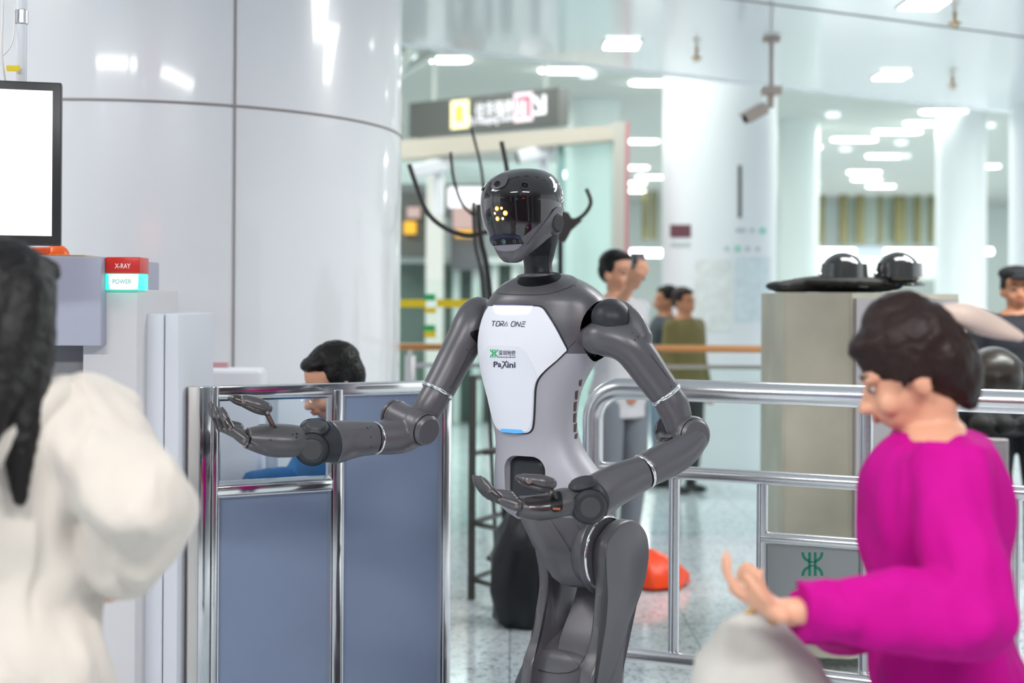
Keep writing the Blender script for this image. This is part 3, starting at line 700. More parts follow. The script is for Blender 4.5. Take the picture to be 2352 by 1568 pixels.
fork('catch_fork', 'thinner dark catch fork rising behind the robot head with two upright prongs', dict(foot=(1130, 1290, 7.2), tubes=[
    ('pole', [(1088, 465, 7.1), (1092, 560, 7.1), (1112, 700, 7.1), (1140, 1290, 7.2)], .010),
    ('prong', [(1035, 350, 7.1), (1042, 410, 7.1), (1060, 465, 7.1), (1088, 495, 7.1)], .008),
    ('prong', [(1088, 495, 7.1), (1110, 470, 7.1), (1106, 390, 7.1), (1083, 296, 7.1)], .007)]))
t = fork('catch_fork', 'black catch fork with plate and hooked prong right of the robot head', dict(foot=(1288, 1290, 7.3), tubes=[
    ('pole', [(1287, 545, 6.3), (1287, 620, 6.35), (1286, 800, 6.6), (1285, 1340, 7.1)], .010),
    ('prong', [(1288, 505, 6.3), (1312, 508, 6.3), (1340, 494, 6.3), (1357, 465, 6.3), (1347, 434, 6.3)], .009)]))
bm = patch(flat(P(1300, 520, 6.29), V((0, 1, 0))), [(1275, 480), (1306, 488), (1312, 500), (1338, 506), (1312, 530), (1298, 556), (1286, 556), (1275, 545)], -.004, .008, 8, False); obj('plate', bm, M_kfork, t, False)
# black bag
bm = bmesh.new(); bb = P(1210, 1370, 6.36); bb.z = 0
for i, (z, r) in enumerate(((.0, .13), (.10, .15), (.25, .14), (.40, .11), (.48, .07))):
    pass
rings = []
for z, r in ((.0, .12), (.03, .15), (.16, .165), (.3, .15), (.42, .13), (.50, .09), (.53, .05)):
    rings.append([bb+V((math.cos(a)*r*(1+.10*math.sin(a*5+z*14)), math.sin(a)*r*.8*(1+.08*math.sin(a*7-z*11)), z)) for a in [2*PI*k/40 for k in range(40)]])
loft(bm, rings); solo('black_bag', bm, mat('black_bag_cloth', (.008, .009, .011), .38, bump=.8, bscale=14), 'crumpled black bag standing on the floor beside the fork rack', 'bag')
# orange-red bag on floor
bm = bmesh.new(); ob = P(1508, 1338, 7.25); ob.z = 0; rings = []
for z, r, s in ((.0, .12, 0), (.02, .16, 0), (.07, .155, -.005), (.12, .13, -.02), (.165, .08, -.045), (.19, .03, -.06)):
    rings.append([ob+V((s+math.cos(a)*r*(1+.12*math.sin(a*5+z*30)), math.sin(a)*r*(1+.1*math.sin(a*6)), z)) for a in [2*PI*k/36 for k in range(36)]])
loft(bm, rings); solo('orange_bag', bm, mat('orange_bag', (.85, .06, .008), .4, bump=.6, bscale=20), 'crumpled orange-red plastic bag on the floor behind the barrier', 'bag')
# ================================================================== PARTITION (near left)
pdl, pdr = 4.17, 4.55
def pd(px): return pdl+(px-490)*(pdr-pdl)/(1035-490)
def pp(px, z, off=0):
    q = P(px, 1000, pd(px)); return V((q.x, q.y, z))
ZT = (P(490, 884, pd(490)).z+P(1035, 875, pd(1035)).z)/2
q0, q1 = pp(465, 0), pp(1037, 0); pdir = (q1-q0).normalized(); pn_ = V((pdir.y, -pdir.x, 0))  # towards camera
pmtx = Matrix((( pdir.x, -pn_.x, 0, q0.x), (pdir.y, -pn_.y, 0, q0.y), (0, 0, 1, 0), (0, 0, 0, 1)))
pinv = pmtx.inverted()
def lx(px): return (pinv @ pp(px, 0)).x
zb_ = (P(510, 1130, pd(510)).z+P(760, 1108, pd(760)).z)/2      # mid rail centre
t = thing('partition_screen', (q0+q1)/2, 'polished steel framed partition with blue-grey boards and a small window', 'partition')
def pbox(name, x0, x1, z0, z1, y0, y1, m, par=None, bev=.004):
    bm = bmesh.new(); box(bm, (x0, y0, z0), (x1, y1, z1), pmtx, bev); return obj(name, bm, m, par or t)
xs = [lx(457), lx(486), lx(512), lx(757), lx(789), lx(1012), lx(1037)]
pbox('corner_post', xs[0], xs[1], 0, ZT, 0, .04, M_chrome); pbox('post', xs[1]+.001, xs[1]+.018, 0, ZT, -.004, .036, M_chrome)
pbox('post', lx(763), lx(784), 0, ZT-.02, -.004, .036, M_chrome)
pbox('post', lx(1018), xs[6], 0, ZT, -.004, .036, M_chrome)
pbox('top_rail', xs[1]+.018, lx(1018), ZT-.034, ZT, -.002, .034, M_chrome)
pbox('middle_rail', xs[1]+.018, lx(763), zb_-.014, zb_+.014, -.002, .034, M_chrome)
pbox('bottom_rail', xs[1]+.018, lx(1018), .08, .115, -.002, .034, M_chrome)
def bead(name, x0, x1, z0, z1, wd=.011):
    """bevelled glazing bead frame"""
    bm = bmesh.new()
    o_ = [V((x0, 0, z0)), V((x1, 0, z0)), V((x1, 0, z1)), V((x0, 0, z1))]; s = [(1, 1), (-1, 1), (-1, -1), (1, -1)]
    rings = []
    for c, (sx, sz) in zip(o_, s):
        rings.append([pmtx @ (c+V((sx*a*wd, y, sz*a*wd))) for a, y in ((0, .028), (0, .002), (.4, -.0015), (1, .012), (1, .028))])
    loft(bm, rings, closed=True); return obj(name, bm, M_chrome, t, angle=25)
XL = xs[1]+.019
bead('window_bead', XL, lx(762), zb_+.015, ZT-.035); bead('board_bead', XL, lx(762), .116, zb_-.015); bead('board_bead', lx(785), lx(1017), .116, ZT-.035)
pbox('board', XL+.005, lx(762)-.005, .12, zb_-.02, .014, .024, M_panelg, bev=0)
pbox('board', lx(785)+.005, lx(1017)-.005, .12, ZT-.04, .014, .024, M_panelg, bev=0)
pbox('window_pane', XL+.005, lx(762)-.005, zb_+.02, ZT-.04, .016, .02, mat('bluish_glass', (.86, .93, .99), .03, trans=1, ior=1.15), bev=0)
# return panel going back-left from the corner
qs = pp(457, 0); bdir = (V((P(400, 1000, 4.75).x, 4.75, 0))-qs).normalized(); bn = V((bdir.y, -bdir.x, 0))
rm = Matrix(((bdir.x, -bn.x, 0, qs.x), (bdir.y, -bn.y, 0, qs.y), (0, 0, 1, 0), (0, 0, 0, 1)))
t = thing('partition_return', qs+bdir*.4, 'return side of the steel framed partition seen edge-on beside the x-ray machine', 'partition')
M_cream = mat('return_frame_cream', (.60, .58, .56), .3, metal=.5)
def rbox(name, x0, x1, z0, z1, y0, y1, m):
    bm = bmesh.new(); box(bm, (x0, y0, z0), (x1, y1, z1), rm, .003); return obj(name, bm, m, t)
rbox('post', .0, .12, 0, ZT-.002, 0, .03, M_cream); rbox('post', .50, .56, 0, ZT-.002, 0, .03, M_cream)
rbox('top_rail', .12, .50, ZT-.04, ZT-.002, 0, .03, M_cream); rbox('middle_rail', .12, .50, zb_-.02, zb_+.02, 0, .03, M_cream)
rbox('board', .12, .50, .1, zb_-.02, .008, .02, mat('slate_board', (.05, .08, .12), .3)); rbox('window_pane', .12, .50, zb_+.02, ZT-.04, .008, .014, mat('green_glass', (.13, .19, .10), .08))
# ================================================================== X-RAY MACHINE
xd = 3.95
def X(px, d=xd): return P(px, 900, d).x
def Zz(py, d=xd, px=250): return P(px, py, d).z
t = thing('xray_scanner', V((X(180), 4.4, 0)), 'white and grey x-ray baggage scanner housing at left with indicator lights', 'scanner')
M_xw = mat('scanner_white', (.62, .60, .62), .4, bump=.03, bscale=500); M_xw2 = mat('scanner_white_bright', (.68, .69, .75), .38); M_xg = mat('scanner_grey', (.42, .42, .52), .42)
def xbox(name, x0, x1, z0, z1, y0, y1, m, bev=.004, par=None):
    bm = bx((x0, y0, z0), (x1, y1, z1), bev); return obj(name, bm, m, par or t)
xe = P(312, 900, xd).x
xbox('side_panel', X(187), xe, .02, Zz(664), xd+.01, xd+.5, M_xw)
xbox('tunnel_body', X(-260), X(188), .02, Zz(790), xd+.06, xd+.7, mat('scanner_inner', (.19, .19, .20), .5))
xbox('hood', X(-300), X(241), Zz(793), Zz(590), xd-.045, xd+.6, M_xg, .003)
xbox('rear_panel', X(300, xd+.12), X(375, xd+.12), .02, Zz(719, xd+.12), xd+.12, xd+.6, M_xw2); xbox('rear_panel', X(378.5, xd+.13), X(411, xd+.13), .02, Zz(720, xd+.13), xd+.125, xd+.6, M_xw2)
ir = xbox('xray_indicator', X(243), X(321), Zz(627), Zz(590), xd-.01, xd+.09, mat('indicator_red', (.50, .025, .02), .3, emit=(.6, .03, .02), es=.12), .003)
ig = xbox('power_indicator', X(242), X(320), Zz(666), Zz(628), xd-.008, xd+.09, mat('indicator_green', (.05, .75, .50), .25, emit=(.04, .85, .55), es=.75), .003)
hx = flat(V((0, xd-.01, 1)), V((0, 1, 0)))
obj('lettering', text_on(hx, 'X-RAY', 264, 300, 605, 616, .0008, 0, weight=.012), mat('print_white', (.9, .85, .85), .5), ir, False)
hx2 = flat(V((0, xd-.008, 1)), V((0, 1, 0)))
obj('glow_face', patch(hx2, [(254, 629.5), (314, 629.5), (318, 634), (317, 659), (312, 664), (257, 664), (251, 658), (250, 635)], .0002, .0008, 12), emis('power_glow', (.62, 1, .90), 1.25), ig, False)
obj('lettering', text_on(hx2, 'POWER', 259, 302, 641, 651.5, .0014, 0, weight=.006), mat('teal_print', (.10, .36, .36), .5), ig, False)
bm = bx((X(-300), xd+.0, Zz(585)), (X(194), xd+.3, Zz(582.5)), .0); 
# orange thing on the scanner
c = P(130, 581, xd+.06); c.z = Zz(588)+.0
bm = bmesh.new(); ell(bm, c, (.036, .04, .034), n=28); bmesh.ops.bisect_plane(bm, geom=bm.verts[:]+bm.edges[:]+bm.faces[:], plane_co=c+V((0, 0, .0015)), plane_no=(0, 0, -1), clear_outer=True); bmesh.ops.holes_fill(bm, edges=bm.edges)
solo('orange_beacon', bm, mat('beacon_orange', (.90, .13, .01), .35), 'small orange dome lying on the scanner top under the monitor', 'beacon')
bm = bx((X(64), xd+.02, c.z+.003), (X(105), xd+.10, Zz(567)), .006); solo('orange_case', bm, mat('case_orange', (.80, .12, .05), .3), 'red-orange case on the scanner top, left of the dome', 'case')
bm = bx((X(95), xd, c.z), (X(192), xd+.14, c.z+.003)); solo('wooden_tray', bm, mat('tray_tan', (.75, .45, .18), .5), 'thin tan board on the scanner top under the orange dome', 'board', smooth=False)
# monitor on ceiling pole
md = 3.6
t = thing('monitor', P(0, 700, md), 'black framed monitor with bright white screen hanging at the left edge', 'monitor')
tl, tr, br, bl = P(-330, 172, md-.12), P(142, 190, md), P(142, 561, md), P(-330, 560, md-.12)
for a, b in ((tl, bl), (tr, br)): b.x, b.y = a.x, a.y
bl.z = br.z = (bl.z+br.z)/2; tl.z = tr.z
n = (tr-tl).cross(bl-tl).normalized(); n = -n if n.dot(tl-CAM) > 0 else n
def mbox(x0, x1, y0, y1, a, b): # inset in metres from the frame
    ex = (tr-tl).normalized(); ez = V((0, 0, 1)); W = (tr-tl).length; H = (tl-bl).length
    o = bl; m = Matrix(((ex.x, -n.x, 0, o.x), (ex.y, -n.y, 0, o.y), (0, 0, 1, o.z), (0, 0, 0, 1)))
    bm = bmesh.new(); box(bm, (x0, a, y0), (W-x1, b, H-y1), m, .004 if b-a > .01 else 0); return bm
obj('casing', mbox(0, 0, 0, 0, 0, .045), mat('monitor_black', (.03, .028, .03), .3), t)
scr = obj('screen', mbox(.02, .022, .024, .022, -.001, .002), emis('screen_white', (.90, .94, 1), 1.25), t, False)
hm = flat(tl+n*.002, n)
obj('screen_drawing', join(stroke(hm, [(0, 288), (38, 333)], 4), stroke(hm, [(-20, 288), (0, 283)], 4), stroke(hm, [(0, 345), (30, 350), (4, 402)], 4), stroke(hm, [(-5, 404), (36, 404)], 4), stroke(hm, [(0, 330), (20, 326)], 4)), emis('screen_line', (1, 1, 1), 1.7), scr, False)
q = P(49, 170, md+.05)
bm = bmesh.new(); cyl(bm, V((q.x, q.y, tl.z-.03)), V((q.x, q.y, 3.19)), .0135, 20); obj('ceiling_pole', bm, mat('pole_white', (.72, .72, .76), .35), t)
bm = bmesh.new(); q2 = P(49, 38, md+.05); cyl(bm, V((q.x, q.y, q2.z-.018)), V((q.x, q.y, q2.z+.015)), .0165, 20); obj('pole_collar', bm, M_steel, t)
bm = bmesh.new(); tube(bm, [P(8, -60, md+.05), P(6, 40, md+.04), P(4, 120, md+.03), P(14, 200, md+.04)], .003, 8); tube(bm, [P(36, 10, md+.06), P(30, 90, md+.03), P(10, 125, md+.03), P(2, 118, md+.03)], .002, 8); obj('cable', bm, mat('cable_white', (.75, .72, .68), .5), t)
bm = bx((P(8, 150, md).x, md+.02, P(8, 160, md).z), (P(38, 150, md).x, md+.024, P(8, 147, md).z)); obj('cable_label', bm, M_yellow, t, False, label='yellow cable label')
# white operator console behind partition
t = thing('operator_console', V((P(500, 900, 4.9).x, 5.1, 0)), 'white operator console behind the partition beside the x-ray machine', 'console')
a, b = P(405, 848, 5.0), P(590, 848, 5.0); zc_ = a.z
bm = bx((a.x-.1, 5.09, .0), (b.x, 5.22, zc_), .02); obj('cabinet', bm, M_white, t)
bm = bmesh.new(); box(bm, (P(505, 900, 5.2).x, 5.20, .5), (P(640, 900, 5.2).x, 5.225, P(640, 890, 5.2).z), None, .006); obj('back_board', bm, mat('console_board', (.60, .64, .68), .4), t)
bm = bx((P(418, 838, 5.15).x, 5.14, zc_), (P(523, 838, 5.15).x, 5.17, P(500, 832, 5.15).z)); obj('pink_edge', bm, mat('pink_tray', (.55, .30, .33), .4), t, False)
# unseen things added behind the viewpoint for the visor and chrome to mirror
bm = bx((-2.3, -4.2, 1.3), (-1.2, -4.1, 2.1)); solo('blue_reflection_screen', bm, emis('blue_screen_glow', (.06, .35, .95), 1.4), 'blue glowing screen added behind the viewpoint for its reflection', 'display', smooth=False)
bm = bx((.6, -6.2, 2.0), (2.6, -6.1, 2.4)); solo('red_reflection_panel', bm, emis('red_panel_glow', (1, .12, .16), 2.0), 'red glowing panel added behind the viewpoint for its reflection', 'sign', smooth=False)
bm = bmesh.new()
for x in (-6, -3.2, 3.8, 7): box(bm, (x, -6.4, 0), (x+.7, -5.8, 3.2))
tag(obj('column_rear', bm, M_colw, None, False), kind='structure')
bm = bx((-7, -7.5, 0), (3, -7.2, 2.2)); solo('dark_contrast_wall', bm, mat('dark_contrast', (.02, .02, .025), .3), 'dark wall added behind the viewpoint for contrast in reflections', 'display', smooth=False)
# ================================================================== HUMANOID ROBOT
RD = 3.9
rbx = P(1290, 1180, RD+.02)
ROB = thing('humanoid_robot', V((rbx.x, rbx.y, 0)), 'grey humanoid robot with glossy black visor and white chest plate, both palms held up', 'robot')
def part(name, bm, m, parent=None, label=None, angle=40, smooth=True): return obj(name, bm, m, parent or ROB, smooth, angle, label)
def section(py, xl, xr, d, ratio, psi, pw=2.4, n=72, tilt=0, slant=0.0):
    """closed ring fitted between two silhouette columns at one height, turned by psi"""
    c, s = math.cos(psi), math.sin(psi); pts = []
    for j in range(n):
        a = 2*PI*j/n; ca, sa = math.cos(a), math.sin(a)
        lx_ = math.copysign(abs(ca)**(2/pw), ca); fy = math.copysign(abs(sa)**(2/pw), sa)*ratio
        # lateral axis (robot's left) = (c,-s); front axis = (-s,-c)
        pts.append(V((lx_*c-fy*s, -lx_*s-fy*c, 0)))
    w = max(p.x for p in pts)-min(p.x for p in pts); mid = (max(p.x for p in pts)+min(p.x for p in pts))/2
    A_, B_ = P(xl, py, d), P(xr, py, d); k = (B_.x-A_.x)/w; cen = V(((A_.x+B_.x)/2-mid*k, d, (A_.z+B_.z)/2))
    out = []
    for p in pts:
        q = cen+p*k; q.z += slant*(-(p.y*k)*0+ (p.x*k)*0)
        out.append(q)
    return out
PSI = R(27)
LAT = V((math.cos(PSI), -math.sin(PSI), 0)); FRO = V((-math.sin(PSI), -math.cos(PSI), 0))
# y, xl, xr, depth, ratio
TS = [(628, 1215, 1292, 3.93, .90), (636, 1188, 1318, 3.93, .80), (648, 1162, 1345, 3.92, .72), (664, 1141, 1370, 3.91, .66), (684, 1125, 1388, 3.90, .62), (710, 1112, 1396, 3.90, .60), (745, 1103, 1398, 3.90, .60),
      (780, 1100, 1394, 3.90, .60), (815, 1101, 1378, 3.90, .60), (850, 1107, 1356, 3.90, .62), (890, 1114, 1337, 3.90, .66), (930, 1122, 1328, 3.90, .70), (965, 1130, 1325, 3.90, .72), (1000, 1137, 1330, 3.90, .72), (1035, 1138, 1345, 3.90, .70),
      (1070, 1136, 1370, 3.90, .66), (1110, 1136, 1398, 3.90, .62), (1145, 1140, 1404, 3.90, .60), (1172, 1156, 1398, 3.90, .58), (1192, 1185, 1375, 3.91, .54)]
def interp(TS, k=3):
    n = len(TS)-1; out = []
    for i in range(n*k+1): out.append(tuple(cr([t[j] for t in TS], i/k) for j in range(len(TS[0]))))
    return out
bm = bmesh.new(); loft(bm, [section(*s[:5], PSI) for s in interp(TS)])
tors = bm.copy(); bmesh.ops.recalc_face_normals(tors, faces=tors.faces); TB = BVHTree.FromBMesh(tors); th_ = surf(TB)
# sockets and belly opening
def side_pt(px, py, d): return P(px, py, d)
def cutcyl(c, nrm, r, dep, sc=1.0):
    b = bmesh.new(); nrm = nrm.normalized(); cyl(b, c-nrm*dep, c+nrm*.12, r, 48); return b
sockL = P(1368, 760, 3.84); nL = (LAT*.93+FRO*.42).normalized()
sockR = P(1103, 745, 4.02)
belly = th_(1203, 1112)[0]
cb = bmesh.new(); m_ = Matrix(((LAT.x, FRO.x, 0, belly.x), (LAT.y, FRO.y, 0, belly.y), (0, 0, 1, belly.z), (0, 0, 0, 1)))
box(cb, (-.064, -.060, -.076), (.064, .15, .076), m_, .040, 8)
c1 = cutcyl(sockL, nL, .083, .055); c2 = cutcyl(sockR, (-LAT*.93+FRO*.3).normalized(), .075, .04)
bm = boolean(bm, [c1, c2, cb])
zsplit = P(1310, 811, 3.8).z
def near(v, c, r): return (v-c).length < r
up = bm.copy(); lowb = bm
def keep(b, test):
    dele = [f for f in b.faces if not test(f.calc_center_median())]; bmesh.ops.delete(b, geom=dele, context='FACES')
bmesh.ops.bisect_plane(up, geom=up.verts[:]+up.edges[:]+up.faces[:], plane_co=V((0, 0, zsplit)), plane_no=(0, 0, 1))
bmesh.ops.bisect_plane(lowb, geom=lowb.verts[:]+lowb.edges[:]+lowb.faces[:], plane_co=V((0, 0, zsplit)), plane_no=(0, 0, 1))
tst = lambda c: c.z > zsplit
keep(up, tst); keep(lowb, lambda c: not tst(c))
part('upper_torso_shell', up, M_grey); part('lower_torso_shell', lowb, M_lgrey, label='lighter grey lower torso shell')
# recess liners
bm = bmesh.new(); disc(bm, sockL-nL*.054, nL, .0825, .002, 48)
b_ = []
u = nL.orthogonal().normalized(); v = nL.cross(u)
rg = [[sockL+nL*h+(u*math.cos(a)+v*math.sin(a))*.0826 for a in [2*PI*k/48 for k in range(48)]] for h in (-.053, -.03, -.012)]
loft(bm, rg, cap=False); part('shoulder_socket', bm, M_black)
nR = (-LAT*.93+FRO*.3).normalized(); bm = bmesh.new(); disc(bm, sockR-nR*.039, nR, .0745, .002, 48); part('shoulder_socket', bm, M_black)
bm = bmesh.new(); box(bm, (-.0635, -.062, -.0755), (.0635, -.020, .0755), m_, .032, 8); part('belly_cover', bm, M_dark)
# groove below neck: collar
nb = P(1238, 655, 3.92)
Z = lambda py, d=3.92: P(1240, py, d).z
bm = bmesh.new(); ring(bm, P(1243, 650, 3.92)+V((.0, .005, .014)), (0, .1, 1), .062, .007, 56, 10); part('collar', bm, M_grey)
bm = patch(th_, [(1141, 672), (1150, 660), (1170, 648), (1200, 640), (1290, 632), (1316, 636), (1325, 646), (1312, 658), (1280, 670), (1245, 677), (1200, 677), (1160, 676)], -.001, .0025, 8); part('neck_plate', bm, M_grey)
part('neck_recess_shade', patch(th_, [(1239+50*math.cos(i*PI/10), 643+15*math.sin(i*PI/10)-.13*50*math.cos(i*PI/10)) for i in range(20)], .001, .004, 5, False), M_black)  # shade of the recess around the neck, painted as a black patch
# ---- chest plate
z2 = lambda pts, s=3.485, ox=1050, oy=650: [(ox+x/s, oy+y/s) for x, y in pts]
plate = z2([(285, 190), (262, 208), (235, 255), (210, 330), (192, 430), (190, 540), (203, 640), (215, 720), (235, 800), (268, 930), (298, 1060), (320, 1125), (348, 1165), (390, 1183), (480, 1192), (562, 1193), (590, 1178), (605, 1140), (613, 1050), (618, 930), (624, 840), (648, 765), (710, 690), (800, 610), (866, 545), (876, 528), (850, 475), (790, 360), (735, 270), (700, 218), (675, 197), (630, 190), (460, 186)])
def grow(poly, k):
    n = len(poly); out = []
    ar = sum(poly[i-1][0]*poly[i][1]-poly[i][0]*poly[i-1][1] for i in range(n)); sg = 1 if ar > 0 else -1
    for i in range(n):
        a, b = V(poly[i-1]), V(poly[(i+1) % n]); t = (b-a).normalized(); q = V(poly[i])+V((t.y, -t.x))*k*sg; out.append((q.x, q.y))
    return out
bm = patch(th_, grow(plate, 4), -.001, .0012, 7); part('chest_plate_seat', bm, M_dark)
CPb = patch(th_, plate, -.001, .009, 6); cpl = part('chest_plate', CPb, M_plate, label='white chest plate')
hp_ = lambda off: (lambda px, py: (th_(px, py)[0]+th_(px, py)[1]*off, th_(px, py)[1]))
H1 = hp_(.009)
inset = z2([(262, 505), (280, 495), (380, 493), (480, 497), (530, 515), (575, 570), (620, 660), (640, 712), (648, 765), (624, 840), (618, 930), (613, 1050), (603, 1135), (585, 1172), (560, 1188), (480, 1187), (390, 1178), (352, 1160), (326, 1120), (304, 1050), (275, 925), (242, 800), (222, 715), (212, 640), (225, 580), (245, 530)])
part('plate_inset', patch(H1, grow(inset, -1.5), -.0005, .0018, 6), M_plate2, cpl)
H2 = hp_(.011)
part('light_bar', patch(H1, z2([(309, 188), (400, 187), (520, 188), (612, 191), (603, 215), (590, 238), (565, 251), (450, 253), (345, 252), (322, 240), (312, 215)]), -.0005, .0012, 4, False), emis('chest_light', (.90, .90, 1), 1.6), cpl)
part('light_halo', patch(H1, z2([(306, 181), (460, 179), (616, 184), (612, 190), (460, 187), (309, 188)]), -.002, .0008, 4, False), emis('chest_light_edge', (.35, .35, 1), .9), cpl)
part('blue_tag', patch(H1, z2([(376, 1158), (450, 1162), (531, 1168), (541, 1183), (552, 1194), (480, 1196), (372, 1183)]), .0012, .003, 5, False), M_blue, cpl)
def ptxt(s, x0, x1, yt, yb, nm, m=M_ink, **k):
    return part(nm, text_on(H2, s, x0, x1, yt, yb, .0004, **k), m, cpl, smooth=False)
# TORA ONE in a cut stencil face drawn as strokes
def strokes(defs, x0, x1, yt, yb, w, slope=.015, shear=.2, H=H1, off=.0012):
    L = []
    for seg in defs:
        L.append(stroke(H, [(x0+(x+shear*(1-y)*.0)*(x1-x0), yb-(yb-yt)*y+slope*x*(x1-x0)) for x, y in seg], w, off))
    return join(*L)
E = []
def let(x0, w, segs): 
    for s in segs: E.append([(x0+px*w+(py-.5)*.02, py) for px, py in s])
let(.0, .11, [[(0, 1), (1, 1)], [(.45, 1), (.35, 0)]])
let(.125, .115, [[(.25, 1), (.9, 1), (1, .85), (.85, .1), (.75, 0), (.15, 0), (0, .15), (.15, .85), (.25, 1)]])
let(.26, .095, [[(.1, 1), (.9, 1), (1, .8), (.85, .5), (.2, .45)], [(.2, .45), (.9, 0)], [(.12, .6), (0, 0)]])
let(.372, .09, [[(-.05, 0), (.75, 1), (1, 0)], [(.45, .0), (.6, .0)]])
let(.575, .125, [[(.25, 1), (.9, 1), (1, .85), (.85, .1), (.75, 0), (.15, 0), (0, .15), (.15, .85), (.25, 1)]])
let(.725, .13, [[(0, .0), (.1, .75), (.2, 1), (.75, .0), (.85, .1), (1, 1)]])
let(.885, .11, [[(.15, 1), (1.1, 1)], [(.05, .52), (1, .52)], [(0, 0), (1, 0)], [(0, 0), (.06, .3)]])
part('model_lettering', strokes(E, 1135.5, 1210, 738.5, 749, 1.7), M_ink, cpl, smooth=False)
part('emblem', emblem(hp_(.0112), 1141, 810.6, 18.5, .0006), M_green, cpl, smooth=False)
ptxt('深圳地铁', 1150.5, 1189, 803.5, 815.3, 'lettering', weight=.012, slope=.01)
ptxt('SHENZHEN METRO', 1150.5, 1189, 817.2, 820.6, 'lettering', weight=.01, slope=.01)
ptxt('Pa', 1140, 1157.5, 829, 842.2, 'lettering', weight=.03); ptxt('ini', 1170, 1188.6, 830, 843.5, 'lettering', weight=.03)
part('lettering', join(stroke(H2, [(1158.5, 829), (1163, 830), (1168, 841), (1172, 843)], 2.4, .0004), stroke(H2, [(1157, 845), (1160, 843), (1167, 830), (1170, 828)], 2.6, .0006)), M_ink, cpl, smooth=False)
# seam from plate corner to socket
part('seam_line', stroke(th_, [(1303, 801), (1312, 793), (1322, 783)], 1.2, .0005), M_black, smooth=False)
part('seam_line', stroke(th_, [(1296, 632), (1320, 655), (1352, 683)], .8, .0005), M_black, smooth=False)
def screw(hit, px, py, r=2.0, par=None):
    h, n_ = hit(px, py); bm = bmesh.new(); rr = r/ppm(3.85); disc(bm, h-n_*.001, n_, rr, .0014, 14); o = part('screw', bm, M_dark, par)
    return o
screw(th_, 1321, 657)
# vent slits on the flank
for k, (y, x, l) in enumerate([(872, 1333, 14), (897, 1324, 20), (922, 1321, 22), (948, 1320, 22), (972, 1321, 20), (995, 1323, 12)]):
    part('vent_slit', patch(th_, [(x-3, y+2), (x+3.5, y-1), (x+1.5, y+l), (x-3.5, y+l)], -.001, .0012, 4, False), mat('vent_brown', (.05, .015, .01), .5))
# ---- neck
bm = bmesh.new(); NS = [(548, 1215, 1283, 3.93, .95), (570, 1206, 1277, 3.93, .95), (590, 1201, 1272, 3.93, .95), (607, 1203, 1268, 3.93, .95), (625, 1204, 1271, 3.93, .95), (640, 1201, 1279, 3.93, .95), (652, 1196, 1288, 3.93, .95), (664, 1196, 1288, 3.93, .92)]
loft(bm, [section(*s[:5], PSI, 2.0, 56) for s in interp(NS)]); neck = part('neck', bm, M_dark)
bm = bmesh.new(); tube(bm, [P(1264, 560, 3.845), P(1258, 600, 3.862), P(1262, 636, 3.86)], .0012, 6); part('seam_line', bm, M_black, neck)
# ---- head
HPSI = R(30); HL = V((math.cos(HPSI), -math.sin(HPSI), 0)); HF = V((-math.sin(HPSI), -math.cos(HPSI), 0)); hd_ = 3.86
HS = [(387.5, 1200, 1222, hd_+.01, 1.1), (390, 1178, 1245, hd_+.01, 1.1), (396, 1156, 1262, hd_+.01, 1.1), (406, 1136, 1276, hd_+.008, 1.1), (420, 1118, 1287, hd_+.005, 1.1), (440, 1107, 1293, hd_, 1.1), (460, 1104, 1295, hd_, 1.1), (480, 1104, 1294, hd_, 1.08), (500, 1107, 1291, hd_-.003, 1.06), (518, 1112, 1286, hd_-.008, 1.04), (535, 1119, 1274, hd_-.016, 1.0), (550, 1126, 1256, hd_-.028, .95), (566, 1135, 1238, hd_-.040, .9), (582, 1145, 1218, hd_-.054, .85), (594, 1153, 1203, hd_-.062, .8), (600, 1162, 1190, hd_-.066, .75)]
bm = bmesh.new(); rings = [section(*s[:5], HPSI, 2.15, 96) for s in interp(HS, 4)]; loft(bm, rings)
hc_ = bm.copy(); bmesh.ops.recalc_face_normals(hc_, faces=hc_.faces); HB = BVHTree.FromBMesh(hc_); hh = surf(HB)
hcen = P(1199, 470, hd_)
def hloc(p): d = p-hcen; return d.dot(HL), d.dot(HF)
zm_ = P(1160, 556, 3.76).z; zear = P(1290, 478, 3.85).z
def lower_line(p):
    a, b = hloc(p); ang = abs(math.atan2(a, b))   # 0 = front
    t = (ang-.38)/(1.5-.38); t = max(0, min(1.0, t)); return zm_+(zear-zm_)*t
def splitmesh(b, above):
    dele = [f for f in b.faces if (f.calc_center_median().z > lower_line(f.calc_center_median())) != above]
    bmesh.ops.delete(b, geom=dele, context='FACES'); return b
# snap ring vertices onto the line for a clean border
for f_above, nm, m in ((True, 'visor', M_visor), (False, 'jaw', M_grey)):
    b = bm.copy()
    bmesh.ops.triangulate(b, faces=b.faces)
    for it in range(3):
        ed = []
        for e in b.edges:
            p, q = e.verts[0].co, e.verts[1].co; fp, fq = p.z-lower_line(p), q.z-lower_line(q)
            if fp*fq < 0 and min(abs(fp), abs(fq)) > 2e-5: ed.append((e, fp/(fp-fq)))
        if not ed: break
        newv = []
        for e, t in ed:
            if not e.is_valid: continue
            v0 = e.verts[0]; ne, nv = bmesh.utils.edge_split(e, v0, t); newv.append(nv)
        bmesh.ops.triangulate(b, faces=[f for f in b.faces if len(f.verts) > 3])
    splitmesh(b, f_above)
    if f_above: vis = part(nm, b, m, angle=60, label='glossy smoked black visor dome')
    else:
        # jaw stands slightly proud and has a thin edge
        jaw = part(nm, b, m, angle=60)
bm.free()
hz = lambda pts: [(1050+x/4.355, 360+y/4.355) for x, y in pts]
